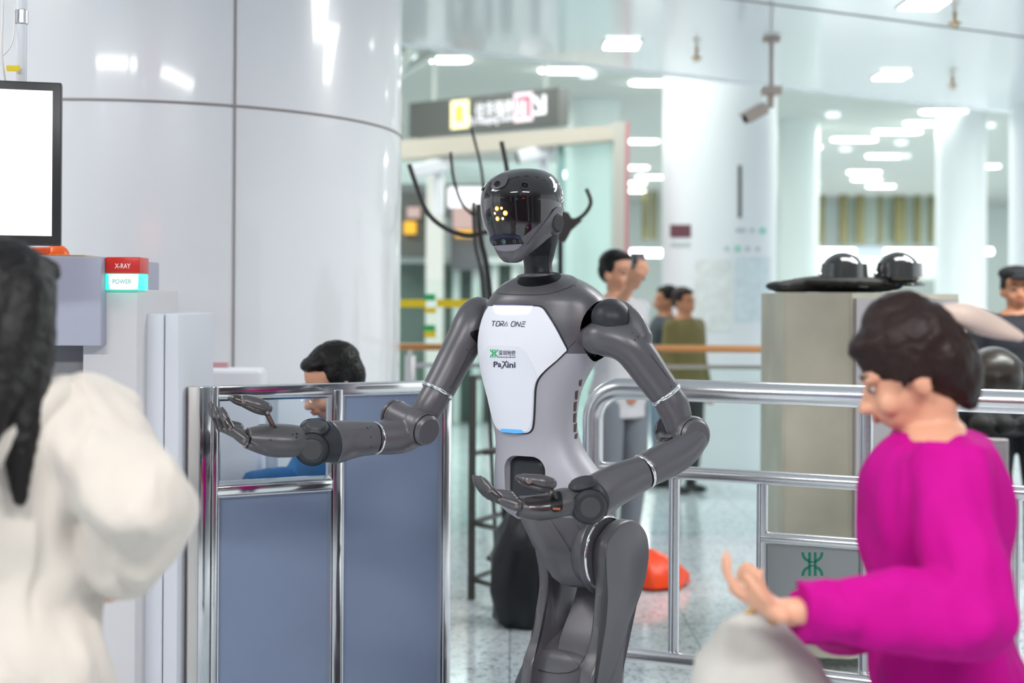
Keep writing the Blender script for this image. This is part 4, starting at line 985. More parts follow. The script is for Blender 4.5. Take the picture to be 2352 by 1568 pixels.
# visor seam and brow
part('seam_line', stroke(hh, hz([(515, 232), (600, 205), (700, 193), (800, 203), (880, 235), (940, 290), (985, 370), (1010, 450)]), .9, .0006), M_black, vis, smooth=False)
part('seam_line', stroke(hh, hz([(240, 350), (262, 300), (320, 262), (352, 280)]), .7, .0006), M_black, vis, smooth=False)
# jaw: pointed chin strap band running up to the ear
strap = hz([(372, 880), (400, 940), (440, 1010), (470, 1040), (540, 1050), (600, 1045), (640, 1033), (680, 985), (760, 890), (820, 820), (862, 775), (905, 765), (940, 775), (965, 760), (955, 700), (960, 640), (985, 580), (1020, 552), (1052, 545), (1062, 528), (1040, 505), (1000, 500), (965, 525), (920, 590), (860, 670), (800, 745), (745, 815), (705, 868), (688, 875), (668, 855), (640, 872), (520, 880)])
bm = patch(hh, strap, -.001, .004, 5, False); part('jaw_guard', bm, M_grey, jaw, label='grey jaw guard rising to the ear')
# ear disc
ec, en = hh(1279, 512); en = (HL*.96+HF*.22).normalized(); ec = P(1279, 512, hd_-.055)
bm = bmesh.new(); disc(bm, ec-en*.012, en, .0315, .016, 44, .25); ear = part('ear_disc', bm, M_grey)
bm = bmesh.new(); disc(bm, ec+en*.003, en, .0255, .003, 44, .1); part('speaker_grille', bm, mat('grille_dark', (.03, .03, .034), .6, bump=.5, bscale=900), ear)
# under-jaw filler linking skull to neck
bm = bmesh.new(); loft(bm, [section(*s[:5], HPSI, 2.1, 48) for s in interp([(520, 1185, 1286, hd_+.02, 1.1), (545, 1195, 1283, hd_+.03, 1.0), (565, 1203, 1278, hd_+.045, .95), (585, 1204, 1273, hd_+.06, .9)])]); part('nape', bm, M_dark)
# mouth camera bar
mouth = part('mouth_recess', patch(hh, hz([(345, 790), (375, 778), (450, 772), (560, 775), (620, 790), (645, 825), (662, 870), (655, 878), (520, 884), (370, 884), (345, 850), (338, 815)]), -.001, .0045, 4, False), mat('mouth_blue_black', (.008, .010, .035), .25), jaw)
Hm = lambda px, py: (hh(px, py)[0]+hh(px, py)[1]*.0045, hh(px, py)[1])
part('camera_window', patch(Hm, hz([(380, 860), (395, 825), (440, 812), (560, 812), (625, 822), (652, 850), (650, 862), (520, 874), (375, 880)]), -.0005, .001, 4, False), M_black, jaw)
part('lip', patch(hh, hz([(375, 884), (520, 876), (652, 868), (615, 910), (580, 935), (500, 945), (430, 935)]), -.001, .0055, 4, False), mat('lip_grey', (.20, .19, .22), .4), jaw)
def lens(hit, px, py, r, par, m=M_black, rim=M_dark, h=.002, off=0):
    c, n_ = hit(px, py); rr = r/ppm(3.75); c = c+n_*off
    bm = bmesh.new(); ring(bm, c+n_*h*.5, n_, rr, rr*.22, 24, 8); L1 = part('lens_rim', bm, rim, par)
    bm = bmesh.new(); disc(bm, c-n_*.001, n_, rr*.8, h, 20, .4); part('lens', bm, m, par)
M_lensb = mat('lens_coated', (.02, .18, .22), .05, coat=1)
for x, y, r, m in ((401, 853, 3.2, M_black), (478, 845, 5.0, M_lensb), (579, 842, 3.2, M_black), (632, 840, 2.6, M_black)):
    px, py = hz([(x, y)])[0]; lens(Hm, px, py, r, jaw, m, mat('lens_ring_grey', (.12, .12, .13), .3), off=.001)
# forehead cameras
px, py = hz([(676, 290)])[0]; lens(hh, px, py, 9.0, vis, M_black, M_dark, .003)
part('camera_hood', patch(hh, hz([(352, 305), (370, 245), (420, 200), (470, 185), (505, 190), (512, 230), (490, 280), (455, 310), (400, 325), (360, 320)]), -.001, .005, 4), M_grey, vis)
px, py = hz([(411, 281)])[0]; lens(hh, px, py, 7.0, vis, M_black, M_dark, .003, off=.005)
px, py = hz([(256, 322)])[0]; lens(hh, px+1, py, 4.5, vis, M_black, M_grey, .004)
# six lights showing in the visor
for x, y, r, c in ((397, 518, 4.2, 0), (444, 514, 3.0, 1), (377, 566, 2.8, 0), (481, 563, 4.6, 1), (403, 619, 4.2, 0), (456, 617, 3.0, 1)):
    px, py = hz([(x, y)])[0]
    h, n_ = hh(px, py); rr = r/ppm(3.8)
    bm = bmesh.new(); disc(bm, h-n_*.0005, n_, rr*1.35, .0008, 20); part('eye_light', bm, emis('eye_amber', (1, .38, .04), 1.6), vis)
    bm = bmesh.new(); disc(bm, h+n_*.0002, n_, rr*.9, .0008, 20); part('eye_light', bm, emis('eye_core', (1, .95, .85), 4), vis)
# ---- arms
def chrome_ring(c, ax, r, t=.004, par=None):
    bm = bmesh.new(); ring(bm, c, ax, r, t, 48, 10, tw=t*1.3); return part('joint_ring', bm, M_chrome, par)
def tube_hit(bm_):
    b = bm_.copy(); bmesh.ops.recalc_face_normals(b, faces=b.faces); return surf(BVHTree.FromBMesh(b))
# image-left arm
bm = bmesh.new(); pxsweep(bm, [(1118, 722, 4.02, 33), (1098, 722, 4.01, 41), (1082, 748, 3.99, 43), (1066, 783, 3.98, 42.5), (1040, 832, 3.97, 40), (1007, 895, 3.95, 38)], n=40, flat=(False, True)); hA = tube_hit(bm); ua = part('upper_arm', bm, M_grey)
part('elbow_gap', patch(hA, z2([(105, 400), (125, 385), (170, 372), (172, 420), (180, 500), (150, 470), (115, 430)]), -.001, .001, 4), M_black, ua)
part('seam_line', stroke(hA, [(1092, 793), (1080, 805), (1068, 830), (1040, 885), (1032, 905)], .8, .0005), M_black, ua, smooth=False)
for x, y in ((1074.5, 803), (1083, 811), (1044, 893), (1034, 889)): screw(hA, x, y, 1.8, ua)
ax = (P(1007, 895, 3.95)-P(1040, 832, 3.97)).normalized()
chrome_ring(P(1005, 897.5, 3.95), ax, 35.5/ppm(3.95), .0045)
bm = bmesh.new(); pxsweep(bm, [(1004, 901, 3.95, 34.5), (995, 917, 3.945, 35), (984, 936, 3.94, 34), (973, 958, 3.94, 33), (962, 978, 3.94, 30)], n=36, flat=(True, False)); part('elbow_link', bm, M_grey)
eA, eB = P(905, 952, 3.99), P(972, 984, 3.90); eax = (eB-eA).normalized()
bm = bmesh.new(); cyl(bm, eA+eax*.014, eB-eax*.02, 35/ppm(3.94), 40); part('elbow_barrel', bm, M_grey)
bm = bmesh.new(); disc(bm, eA-eax*.004, -eax, 34/ppm(3.98), .012, 40, .5); disc(bm, eA+eax*.016, -eax, 36/ppm(3.98), .02, 40, .3)
part('elbow_lobe', bm, M_grey)
bm = bmesh.new()
disc(bm, eB-eax*.035, eax, 42/ppm(3.9), .045, 44, .15)
pxsweep(bm, [(958, 986, 3.94, 32), (942, 996, 3.925, 36), (915, 1003, 3.9, 39), (866, 1006, 3.87, 38)], n=40, flat=(False, True))
pxsweep(bm, [(905, 965, 3.97, 20), (893, 985, 3.95, 28), (880, 1003, 3.90, 35)], n=30)
bm = remesh(bm, .0035, 6); part('forearm_shell', bm, M_grey)
bm = bmesh.new(); disc(bm, eB+eax*.002, eax, 36/ppm(3.9), .022, 44, .12); ed = part('elbow_disc', bm, M_grey)
bm = bmesh.new(); ring(bm, eB+eax*.0125, eax, 36.5/ppm(3.9), .0013, 44, 6); part('disc_groove', bm, M_black, ed)
bm = bmesh.new(); disc(bm, eB+eax*.022+V((.004, 0, .026)), eax, .002, .003, 10); part('screw', bm, M_chrome, ed)
ax = (P(850, 1007, 3.85)-P(866, 1006, 3.87)).normalized()
chrome_ring(P(859, 1006, 3.86), ax, 36/ppm(3.86), .003)
bm = bmesh.new(); pxsweep(bm, [(855, 1006, 3.86, 38.5), (830, 1007, 3.84, 40.5), (800, 1010, 3.82, 45), (775, 1014, 3.80, 49), (762, 1016, 3.79, 50.5)], n=44, flat=(True, True)); hB = tube_hit(bm); fa = part('forearm_shell', bm, M_grey)
for x, y, r in ((844, 982, 3), (853, 979, 2), (858, 1004, 2), (855, 1026, 2), (757, 970, 1.6)): screw(hB, min(x, 852), y, r, fa)
wl = P(722, 1017, 3.76)
bm = bmesh.new(); ell(bm, wl, (49/ppm(3.76), .056, 48/ppm(3.76)), n=40); pxsweep(bm, [(725, 1017, 3.76, 46), (766, 1016, 3.785, 45)], n=40); bm = remesh(bm, .003, 4); part('wrist_ball', bm, M_dark)
for c, nn, r in ((None, V((.12, -.55, 1)), 33), (None, V((.02, -1, -.22)), 39)):
    nn.normalize(); bm = bmesh.new(); disc(bm, wl+nn*.044, nn, r/ppm(3.72), .013, 40, .6); wd = part('wrist_disc', bm, M_dark)
    bm = bmesh.new(); disc(bm, wl+nn*.055, nn, r*.70/ppm(3.72), .006, 40, .1); part('disc_cap', bm, mat('charcoal_cap', (.05, .05, .055), .5), wd)
    bm = bmesh.new(); ring(bm, wl+nn*.0515, nn, r*1.02/ppm(3.72), .0012, 40, 6); part('disc_groove', bm, M_black, wd)
# hand builder
M_finger = mat('finger_brown_black', (.035, .028, .030), .22, coat=.3); M_fplate = mat('finger_plate_grey', (.09, .085, .09), .28, metal=.3); M_palm = mat('palm_grey', (.085, .080, .086), .33, metal=.2)
M_kn = mat('knuckle_pin', (.30, .24, .23), .3, metal=.8)
def finger(pts, rads, pad=None):
    """pts px list base..tip, each phalanx its own tapered segment with plate"""
    f = None
    for i in range(len(pts)-1):
        a, b = pts[i], pts[i+1]; A_, B_ = P(*a), P(*b); r0, r1 = rads[i]/ppm(a[2]), rads[i+1]/ppm(b[2]); d = (B_-A_)
        bm = bmesh.new(); last = i == len(pts)-2
        sweep(bm, [A_+d*.03, A_+d*.5, B_-d*.06], [r0, (r0+r1)/2*1.05, r1*(.75 if last else .95)], n=18, sub=4, ratio=1.0)
        if f is None: f = part('finger', bm, M_fplate if i % 2 == 0 else M_finger)
        else: part('phalanx', bm, M_finger if not last else M_fplate, f)
        bm = bmesh.new(); ax_ = V((0, 1, 0)).cross(d).normalized(); s_ = V((0, 1, 0))
        cyl(bm, A_-s_*r0*.99, A_+s_*r0*.99, r0*.32, 16); part('knuckle', bm, M_kn, f)
    return f
for i, (b, k, m, t_) in enumerate([((563, 1011, 3.66), (530, 985, 3.655), (518, 962, 3.66), (509, 938, 3.665)), ((558, 1000, 3.69), (518, 985, 3.69), (504, 957, 3.69), (495, 936, 3.70)), ((552, 990, 3.72), (508, 982, 3.72), (494, 955, 3.72), (486, 929, 3.73)), ((548, 982, 3.75), (506, 972, 3.75), (490, 950, 3.75), (483, 926, 3.755))]):
    finger([b, k, m, t_], [13, 11, 10, 7.5])
bm = bmesh.new(); pxsweep(bm, [(694, 1013, 3.745, 34), (665, 1012, 3.73, 38), (625, 1011, 3.715, 38), (590, 1008, 3.70, 31), (568, 1006, 3.69, 24)], n=40, ratio=1.35, up=V((0, 0, 1)), flat=(True, True))
pxsweep(bm, [(600, 985, 3.72, 12), (636, 985, 3.72, 12)], n=20, ratio=1.6)
pxsweep(bm, [(574, 1024, 3.66, 9), (640, 1042, 3.70, 9)], n=20, ratio=1.6)
bm = remesh(bm, .0025, 5); hP = tube_hit(bm); palm = part('palm', bm, M_palm)
part('knuckle_gap', patch(hP, z2([(330, 490), (350, 495), (455, 600), (458, 625), (420, 725), (380, 718), (390, 640), (340, 540)], 3.92, 460, 850), -.001, .001, 4), M_black, palm)
part('pivot_plate', patch(hP, z2([(400, 620), (430, 612), (440, 630), (435, 660), (400, 700), (380, 690), (385, 650)], 3.92, 460, 850), .001, .004, 4), mat('pivot_pale', (.6, .52, .48), .3, metal=.5), palm)
for x, y, r in ((632, 981, 5), (682, 996, 2.6), (672, 998, 1.8), (681, 1004, 2), (621, 1010, 1.8), (563, 974, 1.6)):
    h, n_ = hP(x, y); bm = bmesh.new(); disc(bm, h-n_*.001, n_, r/ppm(3.7), .0016, 16); part('screw', bm, M_black, palm)
# thumb
bm = bmesh.new(); pxsweep(bm, [(627, 978, 3.70, 6), (620, 962, 3.69, 6), (612, 948, 3.68, 6)], n=16); th = part('thumb', bm, mat('thumb_link', (.16, .10, .09), .25, metal=.6))
bm = bmesh.new(); pxsweep(bm, [(612, 937, 3.67, 14), (590, 930, 3.665, 18), (563, 921, 3.66, 15)], n=24, ratio=1.1); part('phalanx', bm, M_fplate, th)
bm = bmesh.new(); pxsweep(bm, [(614, 949, 3.665, 6), (590, 942, 3.655, 8), (560, 930, 3.655, 6)], n=16, ratio=1.7); part('phalanx_rail', bm, M_finger, th)
bm = bmesh.new(); pxsweep(bm, [(556, 921, 3.66, 12.5), (540, 916, 3.66, 11), (529, 914, 3.66, 6)], n=20, ratio=1.2); part('phalanx', bm, M_finger, th)
bm = bmesh.new(); cyl(bm, P(560, 922, 3.63), P(560, 922, 3.69), 5/ppm(3.66), 18); cyl(bm, P(615, 948, 3.64), P(615, 948, 3.70), 4/ppm(3.66), 14); part('pivot', bm, M_kn, th)
# image-right arm
bm = bmesh.new(); pxsweep(bm, [(1370, 778, 3.74, 36), (1386, 776, 3.725, 42), (1418, 780, 3.71, 44), (1447, 796, 3.70, 44), (1472, 825, 3.70, 43), (1500, 865, 3.70, 40.5), (1528, 903, 3.70, 38)], n=44, flat=(False, True))
pxsweep(bm, [(1398, 700, 3.78, 14), (1432, 708, 3.74, 17), (1458, 735, 3.71, 21), (1470, 775, 3.70, 30)], n=30)
pxsweep(bm, [(1345, 775, 3.78, 22), (1372, 770, 3.755, 34)], n=30)
bm = remesh(bm, .0035, 7); hC = tube_hit(bm); ua = part('upper_arm', bm, M_grey)
bm = bmesh.new(); ell(bm, P(1407, 733, 3.735), (.058, .062, .053), Matrix.Rotation(R(32), 3, 'Y'), n=40); hM = tube_hit(bm); part('shoulder_motor', bm, M_dark)
for x, y in ((1441, 731), (1415, 758)): screw(hM, x, y, 1.8)
bm = bmesh.new(); pxsweep(bm, [(1395, 745, 3.82, 40), (1360, 752, 3.90, 38)], n=30); part('shoulder_shaft', bm, M_black)
bm = bmesh.new(); pxsweep(bm, [(1125, 735, 4.0, 30), (1150, 745, 3.95, 30)], n=30); part('shoulder_shaft', bm, M_black)
part('seam_line', stroke(hC, z2([(1395, 390), (1450, 440), (1560, 590), (1660, 720), (1745, 832)]), 1.0, .0005), M_black, ua, smooth=False)
for x, y in ((1452, 423), (1425, 453), (1744, 797), (1714, 828)): px, py = z2([(x, y)])[0]; screw(hC, px, py, 1.9, ua)
part('blue_strip', stroke(hC, z2([(1650, 918), (1690, 905), (1730, 880), (1760, 850), (1774, 825), (1778, 795)]), 6, .0008), M_blue, ua, label='blue light strip on the arm')
ax = (P(1528, 903, 3.70)-P(1500, 865, 3.70)).normalized()
chrome_ring(P(1530.5, 907, 3.70), ax, 35.5/ppm(3.70), .0045)
bm = bmesh.new(); pxsweep(bm, [(1533, 911, 3.70, 37), (1545, 932, 3.70, 38), (1554, 955, 3.70, 35), (1560, 985, 3.70, 30)], n=40, flat=(True, False)); part('elbow_link', bm, M_grey)
eA, eB = P(1527, 988, 3.80), P(1594, 1000, 3.675); eax = (eB-eA).normalized()
bm = bmesh.new(); cyl(bm, eA+eax*.012, eB-eax*.03, 33/ppm(3.74), 40); part('elbow_barrel', bm, M_dark)
bm = bmesh.new()
disc(bm, eB-eax*.05, eax, 45/ppm(3.68), .055, 44, .15); disc(bm, eA+eax*.016, -eax, 36/ppm(3.79), .022, 40, .4)
pxsweep(bm, [(1590, 1010, 3.69, 36), (1565, 1034, 3.67, 41), (1530, 1056, 3.64, 42), (1482, 1081, 3.60, 39.5)], n=44, flat=(False, True))
pxsweep(bm, [(1525, 1005, 3.77, 22), (1535, 1030, 3.70, 30)], n=30)
bm = remesh(bm, .0035, 6); hF_ = tube_hit(bm); fs = part('forearm_shell', bm, M_grey)
part('elbow_gap', patch(hF_, z2([(1600, 1165), (1590, 1210), (1600, 1250), (1640, 1268), (1700, 1255), (1730, 1235), (1690, 1240), (1640, 1235), (1612, 1205)]), -.001, .001, 4), M_black, fs)
bm = bmesh.new(); disc(bm, eB, eax, 39/ppm(3.68), .012, 48, .1); ed = part('elbow_disc', bm, M_grey)
bm = bmesh.new(); ring(bm, eB+eax*.0055, eax, 39.5/ppm(3.68), .0014, 44, 6); part('disc_groove', bm, M_black, ed)
screw(tube_hit(bmesh.new()) if False else (lambda x, y: (plane_hit(x, y, eB+eax*.012, eax), eax)), 1593, 975, 2.4, ed)
ax = (P(1475, 1085, 3.595)-P(1530, 1056, 3.64)).normalized()
chrome_ring(P(1478.5, 1083, 3.597), ax, 38/ppm(3.6), .0035)
bm = bmesh.new(); pxsweep(bm, [(1474, 1086, 3.59, 40), (1450, 1096, 3.575, 43), (1415, 1113, 3.55, 47), (1385, 1130, 3.53, 49), (1366, 1141, 3.52, 50)], n=44, flat=(True, True)); hD = tube_hit(bm); part('forearm_shell', bm, M_grey)
for x, y in ((1492, 1067), (1494, 1085), (1490, 1103)):
    h, n_ = hF_(x, y); bm = bmesh.new(); disc(bm, h-n_*.001, n_, 2/ppm(3.6), .0015, 14); part('screw', bm, M_black, fs)
wr = P(1348, 1151, 3.49)
bm = bmesh.new(); ell(bm, wr, (48/ppm(3.5), .054, 50/ppm(3.5)), n=40); pxsweep(bm, [(1348, 1151, 3.49, 45), (1368, 1141, 3.515, 46)], n=40); bm = remesh(bm, .003, 4); part('wrist_ball', bm, M_dark)
nn = V((.1, -1, -.12)).normalized(); bm = bmesh.new(); disc(bm, wr+nn*.047, nn, 40/ppm(3.46), .010, 40, .8); wd = part('wrist_disc', bm, M_dark)
bm = bmesh.new(); disc(bm, wr+nn*.052, nn, 28/ppm(3.45), .007, 40, .12); part('disc_cap', bm, mat('charcoal_cap', (.05, .05, .055), .5), wd)
bm = bmesh.new(); ring(bm, wr+nn*.0485, nn, 41/ppm(3.46), .0012, 40, 6); part('disc_groove', bm, M_black, wd)
nn = V((-.25, -.25, 1)).normalized(); bm = bmesh.new(); disc(bm, wr+nn*.045, nn, 34/ppm(3.5), .009, 40, .6); part('wrist_disc', bm, M_dark)
for b, k, m, t_ in [((1187, 1160, 3.41), (1148, 1146, 3.41), (1126, 1126, 3.41), (1108, 1099, 3.415)), ((1180, 1152, 3.44), (1136, 1143, 3.44), (1116, 1120, 3.44), (1102, 1096, 3.445)), ((1175, 1146, 3.47), (1126, 1138, 3.47), (1108, 1116, 3.47), (1096, 1096, 3.475)), ((1170, 1140, 3.50), (1118, 1132, 3.50), (1100, 1112, 3.50), (1088, 1094, 3.505))]:
    finger([b, k, m, t_], [14.5, 11.5, 10.5, 7.5])
bm = bmesh.new(); pxsweep(bm, [(1310, 1152, 3.48, 32), (1292, 1153, 3.47, 32), (1262, 1162, 3.455, 30), (1225, 1166, 3.45, 29), (1192, 1163, 3.44, 24)], n=40, ratio=1.35, up=V((0, 0, 1)), flat=(True, True))
bm = remesh(bm, .0025, 5); hQ = tube_hit(bm); palm = part('palm', bm, M_palm)
part('palm_pad', patch(hQ, z2([(575, 570), (830, 545), (835, 620), (830, 675), (700, 672), (650, 650), (610, 605)], 3.92, 1050, 1000), -.001, .002, 5), M_finger, palm)
part('thumb_slot', patch(hQ, z2([(845, 560), (870, 520), (925, 510), (945, 560), (945, 650), (920, 675), (850, 675)], 3.92, 1050, 1000), .001, .003, 5), M_black, palm)
part('copper_pin', patch(hQ, z2([(858, 648), (922, 648), (922, 666), (858, 666)], 3.92, 1050, 1000), .003, .005, 5, False), mat('copper_metal', (.75, .3, .15), .3, metal=.8), palm)  # small copper-coloured metal strip on the palm
part('pivot_plate', patch(hQ, z2([(503, 605), (520, 592), (550, 590), (560, 640), (545, 690), (520, 700), (505, 660)], 3.92, 1050, 1000), .001, .005, 4), mat('pivot_pink', (.72, .55, .55), .3, metal=.4), palm)
bm = bmesh.new(); pxsweep(bm, [(1277, 1142, 3.42, 6), (1272, 1130, 3.41, 6)], n=16); th = part('thumb', bm, M_finger)
bm = bmesh.new(); pxsweep(bm, [(1265, 1110, 3.40, 14), (1243, 1106, 3.395, 16.5), (1219, 1102, 3.395, 14)], n=24, ratio=1.1); part('phalanx', bm, M_fplate, th)
bm = bmesh.new(); pxsweep(bm, [(1268, 1127, 3.395, 6), (1240, 1122, 3.385, 7), (1200, 1111, 3.385, 6), (1188, 1100, 3.39, 5)], n=16, ratio=1.7); part('phalanx_rail', bm, M_finger, th)
bm = bmesh.new(); pxsweep(bm, [(1211, 1101, 3.395, 13.5), (1198, 1099, 3.395, 12), (1190, 1096, 3.395, 7)], n=20, ratio=1.2); part('phalanx', bm, M_fplate, th)
bm = bmesh.new(); cyl(bm, P(1215, 1104, 3.365), P(1215, 1104, 3.425), 7/ppm(3.39), 18); cyl(bm, P(1266, 1130, 3.37), P(1266, 1130, 3.42), 3/ppm(3.39), 14); part('pivot', bm, M_kn, th)
# ---- hips and leg
QS = R(37); QL = V((math.cos(QS), -math.sin(QS), 0)); QF = V((-math.sin(QS), -math.cos(QS), 0))
zq = lambda pts: [(1120+x/4.04, 1180+y/4.04) for x, y in pts]
q0 = P(1430, 1270, 3.80)
def slab(outline, p0, nrm, th1, bev=.004, k=4):
    """solid plate traced in its own plane and given thickness along -nrm"""
    pts = smooth_poly(outline, k); P3 = [plane_hit(x, y, p0, nrm) for x, y in pts]; c = sum(P3, V((0, 0, 0)))/len(P3); bm = bmesh.new()
    rings = []
    for off, ins in ((-.0, bev*1.6), (-bev*.4, bev*.5), (-bev, 0), (-th1+bev, 0), (-th1, bev)):
        rings.append([p+nrm*off+((c-p).normalized()*ins) for p in P3])
    loft(bm, rings, cap=False)
    for r_ in (0, -1): pass
    n_ = len(P3)
    bm.verts.ensure_lookup_table()
    f0 = bm.faces.new(bm.verts[:n_]); f1 = bm.faces.new(bm.verts[-n_:][::-1]); bmesh.ops.triangulate(bm, faces=[f0, f1]); return bm
face = zq([(1310, 58), (1370, 62), (1440, 110), (1490, 200), (1507, 330), (1500, 450), (1470, 620), (1420, 780), (1360, 930), (1320, 1060), (1285, 1220), (1262, 1400), (1250, 1568), (1246, 1800), (1250, 2100), (960, 2200), (940, 1900), (965, 1568), (1000, 1420), (1040, 1300), (1070, 1150), (1085, 1000), (1100, 800), (1105, 700), (1095, 560), (1088, 420), (1105, 280), (1160, 180), (1235, 95)])
bm = slab(face, q0, QL, .040, .006); legp = part('leg_plate', bm, M_grey)
# inner joint ring and far plate
jc = plane_hit(1318+108, 1292, q0, QL)
def shift(b, vec): bmesh.ops.translate(b, verts=b.verts, vec=vec); return b
LW = .195
inner = shift(slab(zq([(1310, 90), (1370, 95), (1430, 140), (1470, 220), (1480, 330), (1470, 450), (1430, 620), (1360, 930), (1290, 1220), (1262, 1400), (1250, 1568), (1246, 1800), (1250, 2100), (960, 2200), (940, 1900), (965, 1568), (1000, 1420), (1040, 1300), (1070, 1150), (1085, 1000), (1110, 800), (1115, 700), (1110, 560), (1108, 420), (1125, 290), (1175, 195), (1240, 120)]), q0, QL, .032, .006), -QL*LW)
part('leg_plate', inner, M_grey)
# hip drum between the plates
jc = plane_hit(1422, 1275, q0, QL)
bm = bmesh.new(); disc(bm, jc-QL*.150, QL, .060, .05, 64, .2); sweep(bm, [jc-QL*.125, jc-QL*.09, jc-QL*.044], [.060, .088, .098], n=64, flat=(False, True)); part('hip_drum', bm, M_grey)
chrome_ring(jc-QL*.042, QL, .098, .0035)
bm = bmesh.new(); disc(bm, jc-QL*.058, QL, .108, .014, 64, .6); part('hip_flange', bm, M_grey)
# waist link: slanted block from torso down into the drum
wz = P(1300, 1200, 3.9)
top = [P(1198, 1185, 3.84), P(1272, 1190, 3.76), P(1395, 1185, 3.86), P(1400, 1185, 4.0), P(1230, 1185, 4.02)]
bm = bmesh.new()
Wr = [(1180, 1190, 1400, 3.88, .62), (1205, 1203, 1402, 3.87, .62), (1235, 1219, 1400, 3.86, .64), (1265, 1235, 1394, 3.85, .68), (1295, 1251, 1384, 3.85, .72), (1318, 1265, 1376, 3.85, .74), (1336, 1286, 1372, 3.85, .74), (1345, 1306, 1366, 3.85, .68)]
loft(bm, [section(*s[:5], R(12), 3.2, 64) for s in interp(Wr)]); hW = tube_hit(bm); wl_ = part('waist_link', bm, M_grey)
bm = patch(hW, zq([(320, 40), (590, 60), (700, 230), (800, 400), (900, 560), (960, 640), (880, 650), (700, 640), (610, 570), (540, 450), (430, 270)]), -.001, .006, 7, False); part('waist_facet', bm, M_grey, wl_)
part('seam_line', stroke(hW, zq([(830, 100), (870, 165), (900, 215), (940, 240), (1005, 255)]), .8, .0006), M_black, wl_, smooth=False)
h, n_ = hW(*zq([(897, 182)])[0]); bm = bmesh.new(); disc(bm, h-n_*.001, n_, 2.2/ppm(3.8), .0015, 14); part('screw', bm, M_black, wl_)
# lower leg: front shell closing the fork, then shin to the base
front = [(1385, 1262, 1366, 4.03, .22), (1425, 1248, 1384, 3.97, .34), (1468, 1230, 1400, 3.895, .5), (1495, 1220, 1425, 3.87, .6), (1525, 1204, 1432, 3.88, .7), (1568, 1184, 1430, 3.89, .75), (1620, 1165, 1432, 3.90, .8), (1700, 1150, 1435, 3.92, .85), (1790, 1150, 1440, 3.95, .9)]
bm = bmesh.new(); loft(bm, [section(*s[:5], QS, 2.6, 64) for s in interp(front)])
cutb = bmesh.new(); cc = P(1290, 1450, 3.70); 
hL = tube_hit(bm); fl_ = part('shin_shell', bm, M_grey)
part('front_cover', patch(hL, zq([(415, 1390), (440, 1330), (480, 1272), (560, 1268), (640, 1272), (720, 1300), (800, 1360), (850, 1420), (800, 1460), (700, 1477), (560, 1465), (460, 1430)]), -.002, .004, 6), M_grey, fl_)
part('seam_line', stroke(hL, zq([(414, 1392), (430, 1425), (500, 1458), (640, 1478), (760, 1472), (840, 1430), (905, 1330), (960, 1200)]), .8, .0048), M_black, fl_, smooth=False)
# side rails of the fork (front edges) and back web
def rail(pts, m, nm, d=3.86, w=12, ratio=1.0):
    bm = bmesh.new(); pxsweep(bm, [(x, y, dd, w) for x, y, dd in pts], n=20, ratio=ratio); return part(nm, bm, m)
zz = lambda x, y: (1120+x/4.04, 1180+y/4.04)
a = [zz(490, 330), zz(515, 480), zz(545, 700), zz(540, 900), zz(515, 1080), zz(470, 1230), zz(420, 1370)]
rail([(x, y, 3.93-.006*i) for i, (x, y) in enumerate(a)], M_grey, 'fork_edge', w=7.5, ratio=1.6)
b = [P(1262, 1350, 4.05), P(1372, 1350, 3.98)]
bm = bmesh.new(); W2 = [V(p) for p in ()]
pA, pB = jc-QL*.165+QF*-.06, jc-QL*.045+QF*-.06
rg = []
for z, f, th2 in ((1.02, -.10, .02), (.90, -.085, .02), (.80, -.06, .02), (.70, -.02, .02), (.60, .05, .03), (.52, .07, .04)):
    l0_, l1_ = -.155, -.035
    c = V((jc.x, jc.y, z-.06))
    rg.append([c+QL*l0_+QF*f, c+QL*l1_+QF*f, c+QL*l1_+QF*(f-th2), c+QL*l0_+QF*(f-th2)])
rg2 = [[cr([r_[j] for r_ in rg], i/3) for j in range(4)] for i in range((len(rg)-1)*3+1)]
loft(bm, rg2[4:]); part('back_web', bm, M_grey)
# wheeled foot base
bm = bmesh.new(); bc = V((P(1300, 1500, 3.95).x, 3.98, 0))
rg = [[bc+QL*(math.copysign(abs(math.cos(a))**.5, math.cos(a))*r*.8)+QF*(math.copysign(abs(math.sin(a))**.5, math.sin(a))*r)+V((0, 0, z)) for a in [2*PI*k/48 for k in range(48)]] for z, r in ((.04, .27), (.12, .28), (.18, .24), (.21, .16), (.30, .13))]
loft(bm, rg); part('wheeled_base', bm, M_grey)
for sx in (-1, 1):
    for sy in (-1, 1):
        bm = bmesh.new(); c = bc+QL*(.17*sx)+QF*(.19*sy)+V((0, 0, .04)); cyl(bm, c-QL*.015, c+QL*.015, .04, 24); part('wheel', bm, M_black)
